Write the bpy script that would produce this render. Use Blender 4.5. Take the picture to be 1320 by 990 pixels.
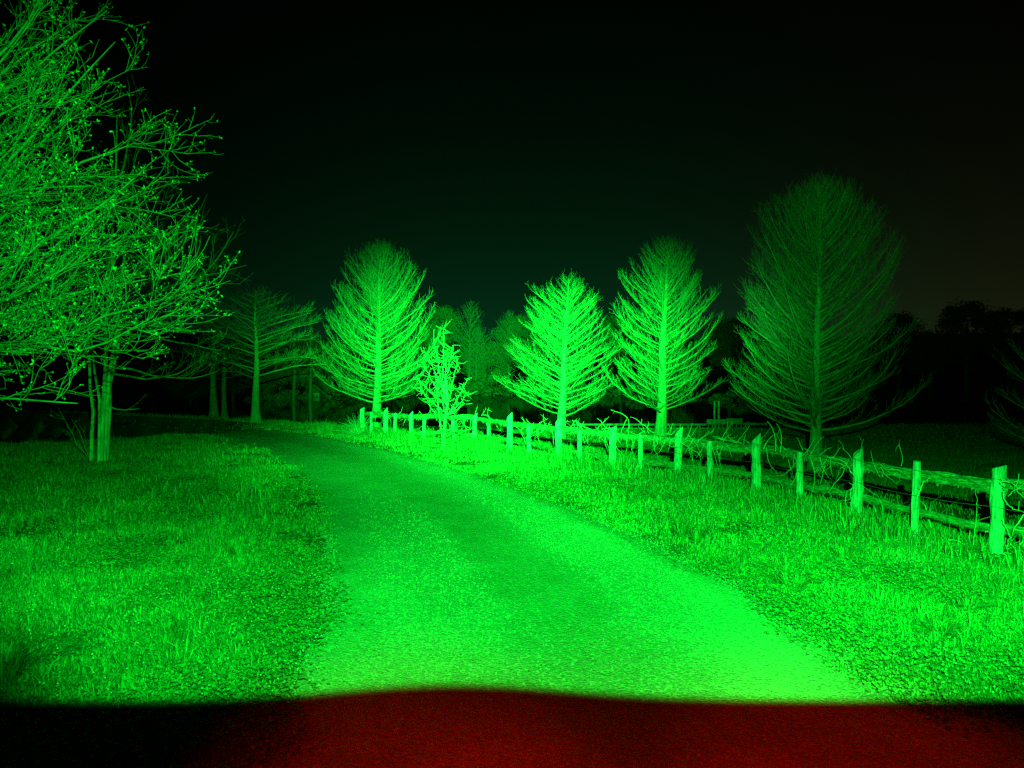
import bpy, math, random
import numpy as np
from mathutils import Vector

random.seed(7)
RNG = np.random.default_rng(7)
R = math.radians
scene = bpy.context.scene
for o in list(bpy.data.objects):
    bpy.data.objects.remove(o)
COL = scene.collection

# ------------------------------------------------------------------ camera
CAM_H = 2.1
cam_d = bpy.data.cameras.new("camera")
cam = bpy.data.objects.new("camera", cam_d)
COL.objects.link(cam)
cam_d.sensor_width = 34.6
cam_d.lens = 26.0
cam.location = (0, 0, CAM_H)
cam.rotation_euler = (R(90 - 0.4), 0, 0)
cam_d.clip_start = 0.05
cam_d.clip_end = 3000
scene.camera = cam

# ------------------------------------------------------------------ world: night sky
world = bpy.data.worlds.new("World")
scene.world = world
world.use_nodes = True


class NT:
    """small helper to write node arithmetic"""
    def __init__(s, nt):
        s.nt = nt

    def node(s, typ, **kw):
        n = s.nt.nodes.new(typ)
        for k, v in kw.items():
            setattr(n, k, v)
        return n

    def put(s, sock, v):
        if isinstance(v, (int, float)):
            sock.default_value = v
        elif isinstance(v, (tuple, list)):
            sock.default_value = tuple(v) + ((1.0,) if len(v) == 3 and len(sock.default_value) == 4 else ())
        else:
            s.nt.links.new(v, sock)

    def m(s, op, a, b=None, c=None, clamp=False):
        n = s.node('ShaderNodeMath', operation=op)
        n.use_clamp = clamp
        s.put(n.inputs[0], a)
        if b is not None:
            s.put(n.inputs[1], b)
        if c is not None:
            s.put(n.inputs[2], c)
        return n.outputs[0]

    def smooth(s, x, lo, hi, a=0.0, b=1.0):
        n = s.node('ShaderNodeMapRange', interpolation_type='SMOOTHSTEP')
        s.put(n.inputs[0], x)
        s.put(n.inputs[1], lo)
        s.put(n.inputs[2], hi)
        s.put(n.inputs[3], a)
        s.put(n.inputs[4], b)
        return n.outputs[0]

    def noise(s, vec, scale, detail=4, rough=0.6, dist=0.0):
        n = s.node('ShaderNodeTexNoise')
        s.put(n.inputs['Vector'], vec)
        n.inputs['Scale'].default_value = scale
        n.inputs['Detail'].default_value = detail
        n.inputs['Roughness'].default_value = rough
        n.inputs['Distortion'].default_value = dist
        return n.outputs[0]

    def ramp(s, x, stops):
        n = s.node('ShaderNodeValToRGB')
        cr = n.color_ramp
        while len(cr.elements) < len(stops):
            cr.elements.new(0.5)
        for e, (p, c) in zip(cr.elements, stops):
            e.position = p
            e.color = (c[0], c[1], c[2], 1) if isinstance(c, (tuple, list)) else (c, c, c, 1)
        s.put(n.inputs[0], x)
        return n.outputs[0]

    def mix(s, f, a, b):
        n = s.node('ShaderNodeMix', data_type='RGBA')
        s.put(n.inputs[0], f)
        s.put(n.inputs[6], a)
        s.put(n.inputs[7], b)
        return n.outputs[2]


w = NT(world.node_tree)
bg = world.node_tree.nodes['Background']
tc = w.node('ShaderNodeTexCoord').outputs['Generated']
sx = w.node('ShaderNodeSeparateXYZ')
w.put(sx.inputs[0], tc)
elev = w.m('MAXIMUM', sx.outputs[2], 0.0)
# light pollution of a distant town on the right, lamp-lit haze painted in as a green horizon glow
town = w.m('MULTIPLY', w.m('EXPONENT', w.m('MULTIPLY', elev, -7.0)),
           w.smooth(sx.outputs[0], 0.05, 0.65))
glow = w.m('MULTIPLY', w.m('EXPONENT', w.m('MULTIPLY', elev, -8.0)),
           w.smooth(w.m('ABSOLUTE', w.m('SUBTRACT', sx.outputs[0], 0.02)), 0.60, 0.05, 0.12, 1.0))
c1 = w.node('ShaderNodeVectorMath', operation='SCALE')
w.put(c1.inputs[0], (0.0130, 0.0110, 0.0040))
w.put(c1.inputs[3], town)
c2 = w.node('ShaderNodeVectorMath', operation='SCALE')
w.put(c2.inputs[0], (0.0020, 0.0440, 0.0130))
w.put(c2.inputs[3], glow)
cs = w.node('ShaderNodeVectorMath', operation='ADD')
w.put(cs.inputs[0], c1.outputs[0])
w.put(cs.inputs[1], c2.outputs[0])
w.put(bg.inputs['Color'], cs.outputs[0])
bg.inputs['Strength'].default_value = 1.0

# ------------------------------------------------------------------ lamps
# a green work lamp on the roof of the vehicle the photographer stands at: a tight
# spot plus a wide flood, with extra lobes and the bonnet's shadow put into its strength
LX, LY, LZ = 0.25, -0.35, 2.75
GREEN_POWER = 760000.0
FLOOD = 0.0125
lamp_d = bpy.data.lights.new("green_work_lamp", 'POINT')
lamp = bpy.data.objects.new("green_work_lamp", lamp_d)
COL.objects.link(lamp)
lamp.location = (LX, LY, LZ)
lamp_d.energy = 400.0
lamp_d.shadow_soft_size = 0.02
lamp_d.color = (1, 1, 1)
lamp_d.use_nodes = True
g = NT(lamp_d.node_tree)
em = lamp_d.node_tree.nodes['Emission']
geo = g.node('ShaderNodeNewGeometry')
sp = g.node('ShaderNodeSeparateXYZ')
g.put(sp.inputs[0], geo.outputs['Incoming'])
dy = g.m('MAXIMUM', sp.outputs[1], 0.02)
u = g.m('DIVIDE', sp.outputs[0], dy)
v = g.m('DIVIDE', sp.outputs[2], dy)


def gauss(uu, vv, su, sv, pw=1.0):
    a = g.m('DIVIDE', g.m('SUBTRACT', u, uu), su)
    b = g.m('DIVIDE', g.m('SUBTRACT', v, vv), sv)
    q = g.m('ADD', g.m('MULTIPLY', a, a), g.m('MULTIPLY', b, b))
    return g.m('EXPONENT', g.m('MULTIPLY', g.m('POWER', q, pw), -1.0))


spot = gauss(-0.005, 0.020, 0.235, 0.112, 1.6)
spot2 = g.m('MULTIPLY', gauss(-0.10, -0.125, 0.20, 0.055), 0.17)  # extra lobe added to brighten the far road
fl = g.m('MULTIPLY', g.smooth(u, -0.95, -0.58), g.smooth(u, 0.95, 0.55))
fl = g.m('MULTIPLY', fl, g.smooth(v, 0.62, 0.26, 0.0, 1.0))
fl = g.m('MULTIPLY', fl, g.smooth(v, -0.12, -0.34, 1.0, 1.5))
fl = g.m('MULTIPLY', fl, g.m('SUBTRACT', 1.0, g.m('MULTIPLY', g.smooth(u, 0.32, 0.68), g.smooth(v, -0.26, -0.08, 0.0, 0.6))))
fl = g.m('MULTIPLY', fl, g.m('ADD', 1.0, g.m('MULTIPLY', g.smooth(u, 0.08, 0.42), g.smooth(v, -0.10, -0.20, 0.0, 0.9))))
fl = g.m('MULTIPLY', fl, FLOOD)
spot3 = g.m('MULTIPLY', gauss(0.05, -0.20, 0.19, 0.085), 0.042)  # extra lobe added to brighten the middle of the road
tot = g.m('ADD', g.m('ADD', spot, spot2), g.m('ADD', fl, spot3))
tot = g.m('MULTIPLY', tot, g.smooth(v, -0.53, -0.28, 0.36, 1.0))
# bonnet shadow edge put into the beam, no bonnet built: nearly straight, a shallow hump in the middle
ua = g.m('DIVIDE', g.m('ADD', u, 0.12), 0.20)
hump = g.m('MULTIPLY', g.m('EXPONENT', g.m('MULTIPLY', g.m('MULTIPLY', ua, ua), -1.0)), 0.024)
edge = g.m('ADD', g.m('MULTIPLY', u, 0.004), g.m('ADD', hump, -0.517))
vv = g.m('SUBTRACT', v, edge)
cut = g.smooth(vv, -0.006, 0.015)
corner = g.smooth(g.m('ADD', u, g.m('MULTIPLY', v, 0.8)), -1.12, -0.88)  # darkness at the lower left, also put into the beam
cut = g.m('MULTIPLY', cut, corner)
front = g.m('GREATER_THAN', sp.outputs[1], 0.05)
tot = g.m('MULTIPLY', g.m('MULTIPLY', g.m('MULTIPLY', tot, cut), front), GREEN_POWER / 400.0)
g.put(em.inputs['Strength'], tot)
em.inputs['Color'].default_value = (0.004, 1.0, 0.038, 1)


def red_spot(loc, aim, power, size, blend):
    d = bpy.data.lights.new("red_marker_lamp", 'SPOT')
    o = bpy.data.objects.new("red_marker_lamp", d)
    COL.objects.link(o)
    o.location = loc
    o.rotation_euler = (Vector(aim) - Vector(loc)).to_track_quat('-Z', 'Y').to_euler()
    d.energy = power
    d.spot_size = R(size)
    d.spot_blend = blend
    d.color = (1.0, 0.002, 0.001)
    d.shadow_soft_size = 0.05
    return o


red_spot((-0.2, -0.2, 2.4), (-0.55, 3.45, 0), 400, 30, 1.0)
red_spot((0.9, -0.2, 2.4), (1.75, 3.5, 0), 420, 29, 1.0)
red_spot((0.3, -0.2, 2.4), (0.6, 3.4, 0), 240, 32, 1.0)

# ------------------------------------------------------------------ view / render settings
scene.view_settings.view_transform = 'Standard'
scene.view_settings.look = 'None'
scene.view_settings.exposure = 0.0
scene.view_settings.gamma = 1.0
scene.cycles.max_bounces = 4
scene.cycles.diffuse_bounces = 1
scene.cycles.glossy_bounces = 2
scene.cycles.transmission_bounces = 2
scene.cycles.volume_bounces = 0
scene.cycles.sample_clamp_indirect = 0.15
scene.cycles.use_denoising = False


# ------------------------------------------------------------------ helpers
def tag(o, label=None, cat=None, group=None, kind=None):
    if label:
        o['label'] = label
    if cat:
        o['category'] = cat
    if group:
        o['group'] = group
    if kind:
        o['kind'] = kind
    return o


def link_mesh(name, me, mat, parent=None, loc=None):
    o = bpy.data.objects.new(name, me)
    COL.objects.link(o)
    if mat:
        me.materials.append(mat)
    if parent:
        o.parent = parent
    if loc is not None:
        o.location = loc
    return o


def empty(name, loc):
    o = bpy.data.objects.new(name, None)
    COL.objects.link(o)
    o.location = loc
    o.empty_display_size = 0.2
    return o


def np_mesh(name, verts, faces, smooth=True):
    """verts (N,3); faces list of int arrays (M,k)"""
    me = bpy.data.meshes.new(name)
    verts = np.ascontiguousarray(verts, dtype=np.float32)
    me.vertices.add(len(verts))
    me.vertices.foreach_set("co", verts.ravel())
    faces = [f for f in faces if len(f)]
    loops = np.concatenate([f.ravel() for f in faces]).astype(np.int32)
    sizes = np.concatenate([np.full(len(f), f.shape[1], dtype=np.int32) for f in faces])
    starts = np.concatenate([[0], np.cumsum(sizes)[:-1]]).astype(np.int32)
    me.loops.add(len(loops))
    me.loops.foreach_set("vertex_index", loops)
    me.polygons.add(len(sizes))
    me.polygons.foreach_set("loop_start", starts)
    me.polygons.foreach_set("loop_total", sizes)
    me.polygons.foreach_set("use_smooth", np.full(len(sizes), smooth, dtype=bool))
    me.update(calc_edges=True)
    me.validate()
    return me


class Tubes:
    """collects tapered polylines and turns them into one mesh"""
    def __init__(s):
        s.groups = {}
        s.extra_v = []
        s.extra_f = []

    def add(s, pts, rad, sides=4):
        pts = np.asarray(pts, dtype=np.float64)
        n = len(pts)
        rad = np.asarray(rad, dtype=np.float64)
        if rad.ndim == 0:
            rad = np.full(n, float(rad))
        elif len(rad) == 2 and n != 2:
            rad = np.linspace(rad[0], rad[1], n)
        s.groups.setdefault((n, sides), []).append((pts, rad))

    def count(s):
        return sum(len(g_) for g_ in s.groups.values())

    def mesh(s, name, smooth=True, wobble=0.0):
        V, F, off = [], {3: [], 4: []}, 0
        for (n, k), items in s.groups.items():
            P = np.array([i[0] for i in items])          # N,n,3
            Rr = np.array([i[1] for i in items])         # N,n
            N = len(P)
            T = np.empty_like(P)
            T[:, 1:-1] = P[:, 2:] - P[:, :-2]
            T[:, 0] = P[:, 1] - P[:, 0]
            T[:, -1] = P[:, -1] - P[:, -2]
            T /= np.linalg.norm(T, axis=2, keepdims=True) + 1e-9
            D = P[:, -1] - P[:, 0]
            D /= np.linalg.norm(D, axis=1, keepdims=True) + 1e-9
            ref = np.where(np.abs(D[:, 2:3]) < 0.75, np.array([[0, 0, 1.0]]), np.array([[1.0, 0, 0]]))
            ref = np.repeat(ref[:, None, :], n, axis=1)
            A = np.cross(T, ref)
            A /= np.linalg.norm(A, axis=2, keepdims=True) + 1e-9
            B = np.cross(T, A)
            ang = np.arange(k) * 2 * np.pi / k
            rr = Rr[:, :, None] * np.ones((1, 1, k))
            if wobble:
                rr = rr * (1 + wobble * (RNG.random(rr.shape) - 0.5))
            ring = (P[:, :, None, :] + A[:, :, None, :] * (np.cos(ang)[None, None, :, None] * rr[..., None])
                    + B[:, :, None, :] * (np.sin(ang)[None, None, :, None] * rr[..., None]))
            V.append(ring.reshape(-1, 3))
            base = off + (np.arange(N) * n * k)[:, None, None] + (np.arange(n - 1) * k)[None, :, None]
            j = np.arange(k)[None, None, :]
            j2 = (np.arange(k) + 1) % k
            j2 = j2[None, None, :]
            q = np.stack([base + j, base + j2, base + k + j2, base + k + j], axis=-1).reshape(-1, 4)
            F[4].append(q)
            cap = off + (np.arange(N) * n * k)[:, None] + (n - 1) * k + np.arange(k)[None, :]
            if k in (3, 4):
                F[k].append(cap)
            else:
                F.setdefault(k, []).append(cap)
            off += N * n * k
        for vv_, ff_ in zip(s.extra_v, s.extra_f):
            V.append(vv_)
            F.setdefault(ff_.shape[1], []).append(ff_ + off)
            off += len(vv_)
        faces = [np.concatenate(f) for f in F.values() if f]
        return np_mesh(name, np.concatenate(V), faces, smooth)


def fbm(x, y, scale=1.0, seed=0):
    """cheap smooth pseudo noise from summed sines, about -1..1"""
    rs = np.random.default_rng(seed + 100)
    out = np.zeros(np.broadcast(x, y).shape)
    a = 1.0
    tot_ = 0
    for o_ in range(5):
        for _ in range(3):
            th, ph = rs.random() * 6.28, rs.random() * 6.28
            f = scale * (1.9 ** o_) * (0.8 + 0.4 * rs.random())
            out += a * np.sin(f * (x * math.cos(th) + y * math.sin(th)) + ph) / 3 * 1.7
        tot_ += a
        a *= 0.55
    return out / tot_


def px(xp, yp, d):
    """world point seen at photo pixel (xp, yp) at depth d along +Y (used to lay out the site plan)"""
    return np.array([(xp - 660) / 992.0 * d, d, CAM_H - (yp - 488) / 992.0 * d])


# ------------------------------------------------------------------ site plan
# fence posts: photo column, top row, foot row, wide?, width (px)
POSTS = [(1285, 603, 718, 1, 17), (1179, 597, 697, 0, 9.5), (1105, 580, 673, 1, 14), (1031, 584, 655, 0, 9),
         (975, 562, 638, 1, 12), (916, 570, 628, 0, 7), (873, 553, 621, 1, 10), (825, 562, 613, 0, 6),
         (789, 551, 608, 1, 9.5), (747, 556, 602, 0, 5.5), (720, 540, 597, 1, 8.5), (682, 549, 589, 0, 5),
         (657, 534, 583, 1, 7.5), (630, 544, 577, 0, 4.5), (611, 534, 574.5, 1, 5.5), (585, 543, 576, 0, 5),
         (546, 539, 573, 0, 4.5), (530, 532, 571, 1, 5.5), (509, 534, 568.5, 0, 4.5), (497, 527, 566.5, 1, 6),
         (478, 532, 564.5, 0, 3.5), (467, 526, 563, 1, 6)]
PW = []
for (xp, yt, yb, wide, wpx) in POSTS:
    d = CAM_H * 992 / (yb - 488)
    PW.append(((xp - 660) / 992 * d, d, (yb - yt) / 992 * d, wide, wpx / 992 * d))
# one more wide post just outside the picture
PW.insert(0, (6.05, 8.1, 1.0, 0, 0.085))
PW.insert(0, (6.5, 7.1, 1.06, 1, 0.15))
BANK = [(10.5, -14), (8.6, 1.0), (7.6, 4.6)] + [(p[0], p[1]) for p in PW[:: 1]] + \
       [(-7.2, 30.5), (-10.5, 34.5), (-15, 39), (-22, 44), (-34, 52), (-80, 90), (-300, 300)]
BANK = np.array(BANK)


def seg_dist(x, y, poly):
    """signed distance to an open polyline (positive on its right-hand/far side here)"""
    best = np.full(x.shape, 1e9)
    sign = np.ones(x.shape)
    for (ax, ay), (bx, by) in zip(poly[:-1], poly[1:]):
        ex, ey = bx - ax, by - ay
        L2 = ex * ex + ey * ey
        t = np.clip(((x - ax) * ex + (y - ay) * ey) / L2, 0, 1)
        qx, qy = ax + t * ex, ay + t * ey
        dd = np.hypot(x - qx, y - qy)
        cr = ex * (y - ay) - ey * (x - ax)
        m_ = dd < best - 1e-9
        best = np.where(m_, dd, best)
        sign = np.where(m_, np.where(cr > 0, -1, 1), sign)
    return best * sign


def poly_inside_dist(x, y, poly):
    """distance to closed polygon, positive inside"""
    best = np.full(x.shape, 1e9)
    ins = np.zeros(x.shape, bool)
    n = len(poly)
    for i in range(n):
        ax, ay = poly[i]
        bx, by = poly[(i + 1) % n]
        ex, ey = bx - ax, by - ay
        t = np.clip(((x - ax) * ex + (y - ay) * ey) / (ex * ex + ey * ey), 0, 1)
        best = np.minimum(best, np.hypot(x - ax - t * ex, y - ay - t * ey))
        cond = ((ay > y) != (by > y))
        with np.errstate(divide='ignore', invalid='ignore'):
            xi = (bx - ax) * (y - ay) / (by - ay + 1e-12) + ax
        ins ^= cond & (x < xi)
    return np.where(ins, best, -best)


POND = [(-15.5, 47), (-9, 47.5), (-2, 46), (3, 46), (9, 45.5), (15, 47), (19, 52), (24, 66), (30, 90),
        (32, 120), (18, 137), (0, 140), (-20, 138), (-38, 128), (-43, 112), (-33, 84), (-22, 60)]
WATER_Z = -1.0

ROAD_L = np.array([(-1.9, -14), (-1.7, 0), (-1.55, 3.0), (-1.4, 4.2), (-1.5, 5.2), (-1.75, 6.7), (-2.4, 9.8), (-3.5, 13.7),
                   (-5.4, 18.6), (-8.2, 24), (-12.8, 31), (-19, 38.5), (-28, 46.5), (-40, 56), (-70, 78)])
ROAD_R = np.array([(9.4, -14), (8.4, 0.0), (7.2, 3.3), (4.2, 4.45), (2.55, 4.85), (2.45, 7.2), (1.85, 9.8), (0.55, 13.7),
                   (-1.25, 18.0), (-3.5, 22.3), (-6.9, 28.0), (-11.6, 33.9), (-19.3, 41.4), (-33, 51.5), (-66, 74)])


def resample(poly, ts):
    k = np.linspace(0, 1, len(poly))
    return np.stack([np.interp(ts, k, poly[:, 0]), np.interp(ts, k, poly[:, 1])], axis=1)


def smooth_poly(poly, n=220, it=8):
    p = resample(poly, np.linspace(0, 1, n))
    for _ in range(it):
        p[1:-1] = (p[:-2] + p[2:] + 2 * p[1:-1]) / 4
    return p


RL = smooth_poly(ROAD_L)
RR = smooth_poly(ROAD_R)
RL += 0.05 * np.stack([fbm(RL[:, 0], RL[:, 1], 3.0, 3), 0 * RL[:, 0]], 1)
RR += 0.06 * np.stack([fbm(RR[:, 0], RR[:, 1], 3.0, 4), 0 * RR[:, 0]], 1)
ROAD_POLY = [tuple(p) for p in RL[::3]] + [tuple(p) for p in RR[::-3]]


def sstep(x, a, b):
    t = np.clip((x - a) / (b - a), 0, 1)
    return t * t * (3 - 2 * t)


RUTS = [([(-8.5, 5.6), (-5.5, 7.1), (-3.4, 8.9), (-2.6, 10.4)], 0.10, 0.17),
        ([(-9, 7.6), (-6.3, 9.0), (-4.4, 10.4), (-3.4, 12.0)], 0.11, 0.17),
        ([(-6, 5.0), (-4.0, 6.3), (-2.4, 7.6), (-1.9, 8.6)], 0.07, 0.13),
        ([(-3.8, 4.9), (-2.7, 5.5), (-2.0, 6.0)], 0.05, 0.12),
        ([(-12, 11.5), (-8.5, 12.2), (-6.5, 13.6)], 0.10, 0.2),
        ([(3.0, 5.9), (4.2, 6.0)], 0.05, 0.14)]


def height(x, y):
    x = np.asarray(x, float)
    y = np.asarray(y, float)
    z = 0.035 * fbm(x, y, 0.55, 1) * sstep(np.hypot(x, y), 4.5, 9) + 0.012 * fbm(x, y, 2.2, 2) * sstep(np.hypot(x, y), 4, 6)
    for pts, dep, wid in RUTS:
        sd = seg_dist(x, y, np.array(pts))
        a_ = np.abs(sd)
        z = z - dep * np.exp(-(sd / wid) ** 2) + 0.5 * dep * np.exp(-((sd - 2 * wid) / wid) ** 2) * (a_ < 1)
    road_in = poly_inside_dist(x, y, ROAD_POLY)
    z = z * (1 - 0.8 * sstep(road_in, -0.5, 0.5))
    s_ = seg_dist(x, y, BANK)
    z = z - 0.80 * sstep(s_, 0.4, 11.0) - 0.12 * sstep(s_, 0.2, 1.2)
    # meadow falls away to the far left
    z = z - 2.0 * sstep(-x + 0.15 * y, 15, 26) * sstep(y, 23, 34) * (s_ < 0)
    # a little rise behind the road's end
    z = z + 1.6 * sstep(y, 52, 110) * sstep(-x - 0.36 * y, 0, 16)
    pd = poly_inside_dist(x, y, POND)
    far = sstep(y, 75, 150)
    z = z * (1 - sstep(pd, -3.0, 0.5)) + (WATER_Z - 0.02) * sstep(pd, -3.0, 0.5)
    z = z - 1.2 * sstep(pd, 0.3, 4.0)
    z = z + far * 2.2 * sstep(-pd, 1.0, 30)
    z = z + 17 * sstep(np.hypot(x, y), 175, 330)
    return z


def axis(fine_lo, fine_hi, step, lo, hi, growth=1.045):
    a_ = list(np.arange(fine_lo, fine_hi + 1e-6, step))
    s_ = step
    while a_[-1] < hi:
        s_ *= growth
        a_.append(a_[-1] + s_)
    s_ = step
    b_ = [a_[0]]
    while b_[-1] > lo:
        s_ *= growth
        b_.append(b_[-1] - s_)
    return np.array(b_[:0:-1] + a_)


GX = axis(-8, 8, 0.11, -700, 700)
GY = axis(3.5, 13, 0.11, -60, 900, 1.035)
MX, MY = np.meshgrid(GX, GY)
GZ = height(MX.ravel(), MY.ravel()).reshape(MX.shape)
ROAD_IN = poly_inside_dist(MX.ravel(), MY.ravel(), ROAD_POLY).reshape(MX.shape)


def bilerp(Z, x, y):
    i = np.clip(np.searchsorted(GX, x) - 1, 0, len(GX) - 2)
    j = np.clip(np.searchsorted(GY, y) - 1, 0, len(GY) - 2)
    fx = np.clip((x - GX[i]) / (GX[i + 1] - GX[i]), 0, 1)
    fy = np.clip((y - GY[j]) / (GY[j + 1] - GY[j]), 0, 1)
    return (Z[j, i] * (1 - fx) * (1 - fy) + Z[j, i + 1] * fx * (1 - fy) + Z[j + 1, i] * (1 - fx) * fy + Z[j + 1, i + 1] * fx * fy)


def gz(x, y):
    return float(bilerp(GZ, np.array([x]), np.array([y]))[0])


# ------------------------------------------------------------------ materials
def new_mat(name):
    m_ = bpy.data.materials.new(name)
    m_.use_nodes = True
    b_ = m_.node_tree.nodes['Principled BSDF']
    b_.inputs['Roughness'].default_value = 0.9
    b_.inputs['Specular IOR Level'].default_value = 0.2
    return m_, NT(m_.node_tree), b_


def bump(n, b_, h, strength=0.5, dist=0.02):
    bn = n.node('ShaderNodeBump')
    bn.inputs['Strength'].default_value = strength
    bn.inputs['Distance'].default_value = dist
    n.put(bn.inputs['Height'], h)
    n.put(b_.inputs['Normal'], bn.outputs[0])


def mat_ground():
    m_, n, b_ = new_mat("ground_soil")
    pos = n.node('ShaderNodeNewGeometry').outputs['Position']
    a_ = n.noise(pos, 0.9, 6, 0.65)
    b2 = n.noise(pos, 14, 5, 0.7)
    c_ = n.mix(n.ramp(a_, [(0.35, 0.0), (0.65, 1.0)]), (0.09, 0.13, 0.055), (0.17, 0.22, 0.10))
    c_ = n.mix(n.ramp(b2, [(0.4, 0.0), (0.62, 1.0)]), c_, (0.06, 0.075, 0.04))
    n.put(b_.inputs['Base Color'], c_)
    bump(n, b_, b2, 0.5, 0.03)
    return m_


def mat_road():
    m_, n, b_ = new_mat("road_gravel")
    uv = n.node('ShaderNodeUVMap')
    uv.uv_map = "across"
    s_ = n.node('ShaderNodeSeparateXYZ')
    n.put(s_.inputs[0], uv.outputs[0])
    pos = n.node('ShaderNodeNewGeometry').outputs['Position']
    warp = n.m('MULTIPLY', n.m('SUBTRACT', n.noise(pos, 0.5, 3, 0.6), 0.5), 0.22)
    uu = n.m('ADD', s_.outputs[0], warp)

    def band(c, wd):
        q = n.m('DIVIDE', n.m('SUBTRACT', uu, c), wd)
        return n.m('EXPONENT', n.m('MULTIPLY', n.m('MULTIPLY', q, q), -1.0))
    tracks = n.m('ADD', n.m('MULTIPLY', band(0.16, 0.24), 0.75), band(0.80, 0.17), clamp=True)
    patch = n.noise(pos, 1.1, 5, 0.7)
    speck = n.noise(pos, 62, 3, 0.75)
    vor = n.node('ShaderNodeTexVoronoi')
    n.put(vor.inputs['Vector'], pos)
    vor.inputs['Scale'].default_value = 38
    vc = n.node('ShaderNodeSeparateColor')
    n.put(vc.inputs[0], vor.outputs['Color'])
    bare = n.m('ADD', tracks, n.m('MULTIPLY', n.m('SUBTRACT', patch, 0.5), 1.7), clamp=True)
    bare = n.m('MULTIPLY', bare, n.m('MULTIPLY', n.smooth(uu, -0.04, 0.07), n.smooth(uu, 1.0, 0.90)))
    c_ = n.mix(bare, (0.33, 0.35, 0.27), (0.56, 0.55, 0.50))
    sp_ = n.ramp(speck, [(0.32, 0.6), (0.50, 0.95), (0.66, 1.35)])
    mm = n.node('ShaderNodeMix', data_type='RGBA', blend_type='MULTIPLY')
    n.put(mm.inputs[0], 0.95)
    n.put(mm.inputs[6], c_)
    n.put(mm.inputs[7], sp_)
    st = n.m('MULTIPLY', vc.outputs[0], 1.0)
    m2 = n.node('ShaderNodeMix', data_type='RGBA', blend_type='MULTIPLY')
    n.put(m2.inputs[0], 0.8)
    n.put(m2.inputs[6], mm.outputs[2])
    n.put(m2.inputs[7], n.ramp(st, [(0.0, 0.75), (0.6, 1.0), (1.0, 1.3)]))
    n.put(b_.inputs['Base Color'], m2.outputs[2])
    hh = n.m('ADD', n.m('MULTIPLY', speck, 0.7), n.m('SUBTRACT', 1.0, vor.outputs['Distance']))
    bump(n, b_, hh, 0.5, 0.015)
    return m_


def mat_bark(name, dark, light, scale=9.0, stretch=0.18, strength=0.8):
    m_, n, b_ = new_mat(name)
    pos = n.node('ShaderNodeNewGeometry').outputs['Position']
    mp = n.node('ShaderNodeMapping')
    n.put(mp.inputs['Vector'], pos)
    mp.inputs['Scale'].default_value = (1, 1, stretch)
    a_ = n.noise(mp.outputs[0], scale, 6, 0.7, 0.6)
    n.put(b_.inputs['Base Color'], n.ramp(a_, [(0.32, dark), (0.62, light)]))
    bump(n, b_, a_, strength, 0.03)
    return m_


def mat_plain(name, col, rough=0.85, var=0.5, scale=3.0, trans=0.0, spec=0.2):
    m_, n, b_ = new_mat(name)
    pos = n.node('ShaderNodeNewGeometry').outputs['Position']
    a_ = n.noise(pos, scale, 4, 0.65)
    lo = tuple(c * (1 - var) for c in col)
    hi = tuple(min(1, c * (1 + var)) for c in col)
    n.put(b_.inputs['Base Color'], n.ramp(a_, [(0.35, lo), (0.65, hi)]))
    b_.inputs['Roughness'].default_value = rough
    b_.inputs['Specular IOR Level'].default_value = spec
    return m_


def mat_grass(name, col, dry):
    """colour varies per blade (attribute) and in broad patches"""
    m_, n, b_ = new_mat(name)
    at = n.node('ShaderNodeAttribute')
    at.attribute_name = "tint"
    pos = n.node('ShaderNodeNewGeometry').outputs['Position']
    a_ = n.noise(pos, 0.7, 5, 0.7)
    f_ = n.m('ADD', n.m('MULTIPLY', at.outputs['Fac'], 0.8), n.m('MULTIPLY', n.m('SUBTRACT', a_, 0.5), 1.3), clamp=True)
    c_ = n.mix(f_, col, dry)
    n.put(b_.inputs['Base Color'], c_)
    b_.inputs['Roughness'].default_value = 0.6
    b_.inputs['Specular IOR Level'].default_value = 0.35
    return m_


def mat_wood():
    m_, n, b_ = new_mat("weathered_wood")
    pos = n.node('ShaderNodeNewGeometry').outputs['Position']
    oc = n.node('ShaderNodeTexCoord').outputs['Object']
    mp = n.node('ShaderNodeMapping')
    n.put(mp.inputs['Vector'], oc)
    mp.inputs['Scale'].default_value = (1, 1, 0.12)
    gr = n.noise(mp.outputs[0], 42, 5, 0.7, 0.4)
    bl = n.noise(pos, 5, 4, 0.6)
    c_ = n.ramp(gr, [(0.34, (0.10, 0.10, 0.13)), (0.47, (0.27, 0.29, 0.36)), (0.64, (0.42, 0.46, 0.60))])
    c_ = n.mix(n.ramp(bl, [(0.52, 0.0), (0.70, 0.65)]), c_, (0.13, 0.17, 0.12))
    n.put(b_.inputs['Base Color'], c_)
    bump(n, b_, gr, 0.9, 0.012)
    return m_


def mat_rail():
    m_, n, b_ = new_mat("mossy_rail_wood")
    pos = n.node('ShaderNodeNewGeometry').outputs['Position']
    mp = n.node('ShaderNodeMapping')
    n.put(mp.inputs['Vector'], pos)
    mp.inputs['Scale'].default_value = (0.5, 0.5, 2.6)
    gr = n.noise(mp.outputs[0], 16, 6, 0.75, 0.8)
    c_ = n.ramp(gr, [(0.34, (0.035, 0.045, 0.03)), (0.5, (0.14, 0.17, 0.10)), (0.66, (0.42, 0.48, 0.32))])
    n.put(b_.inputs['Base Color'], c_)
    bump(n, b_, gr, 1.0, 0.03)
    return m_


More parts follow.
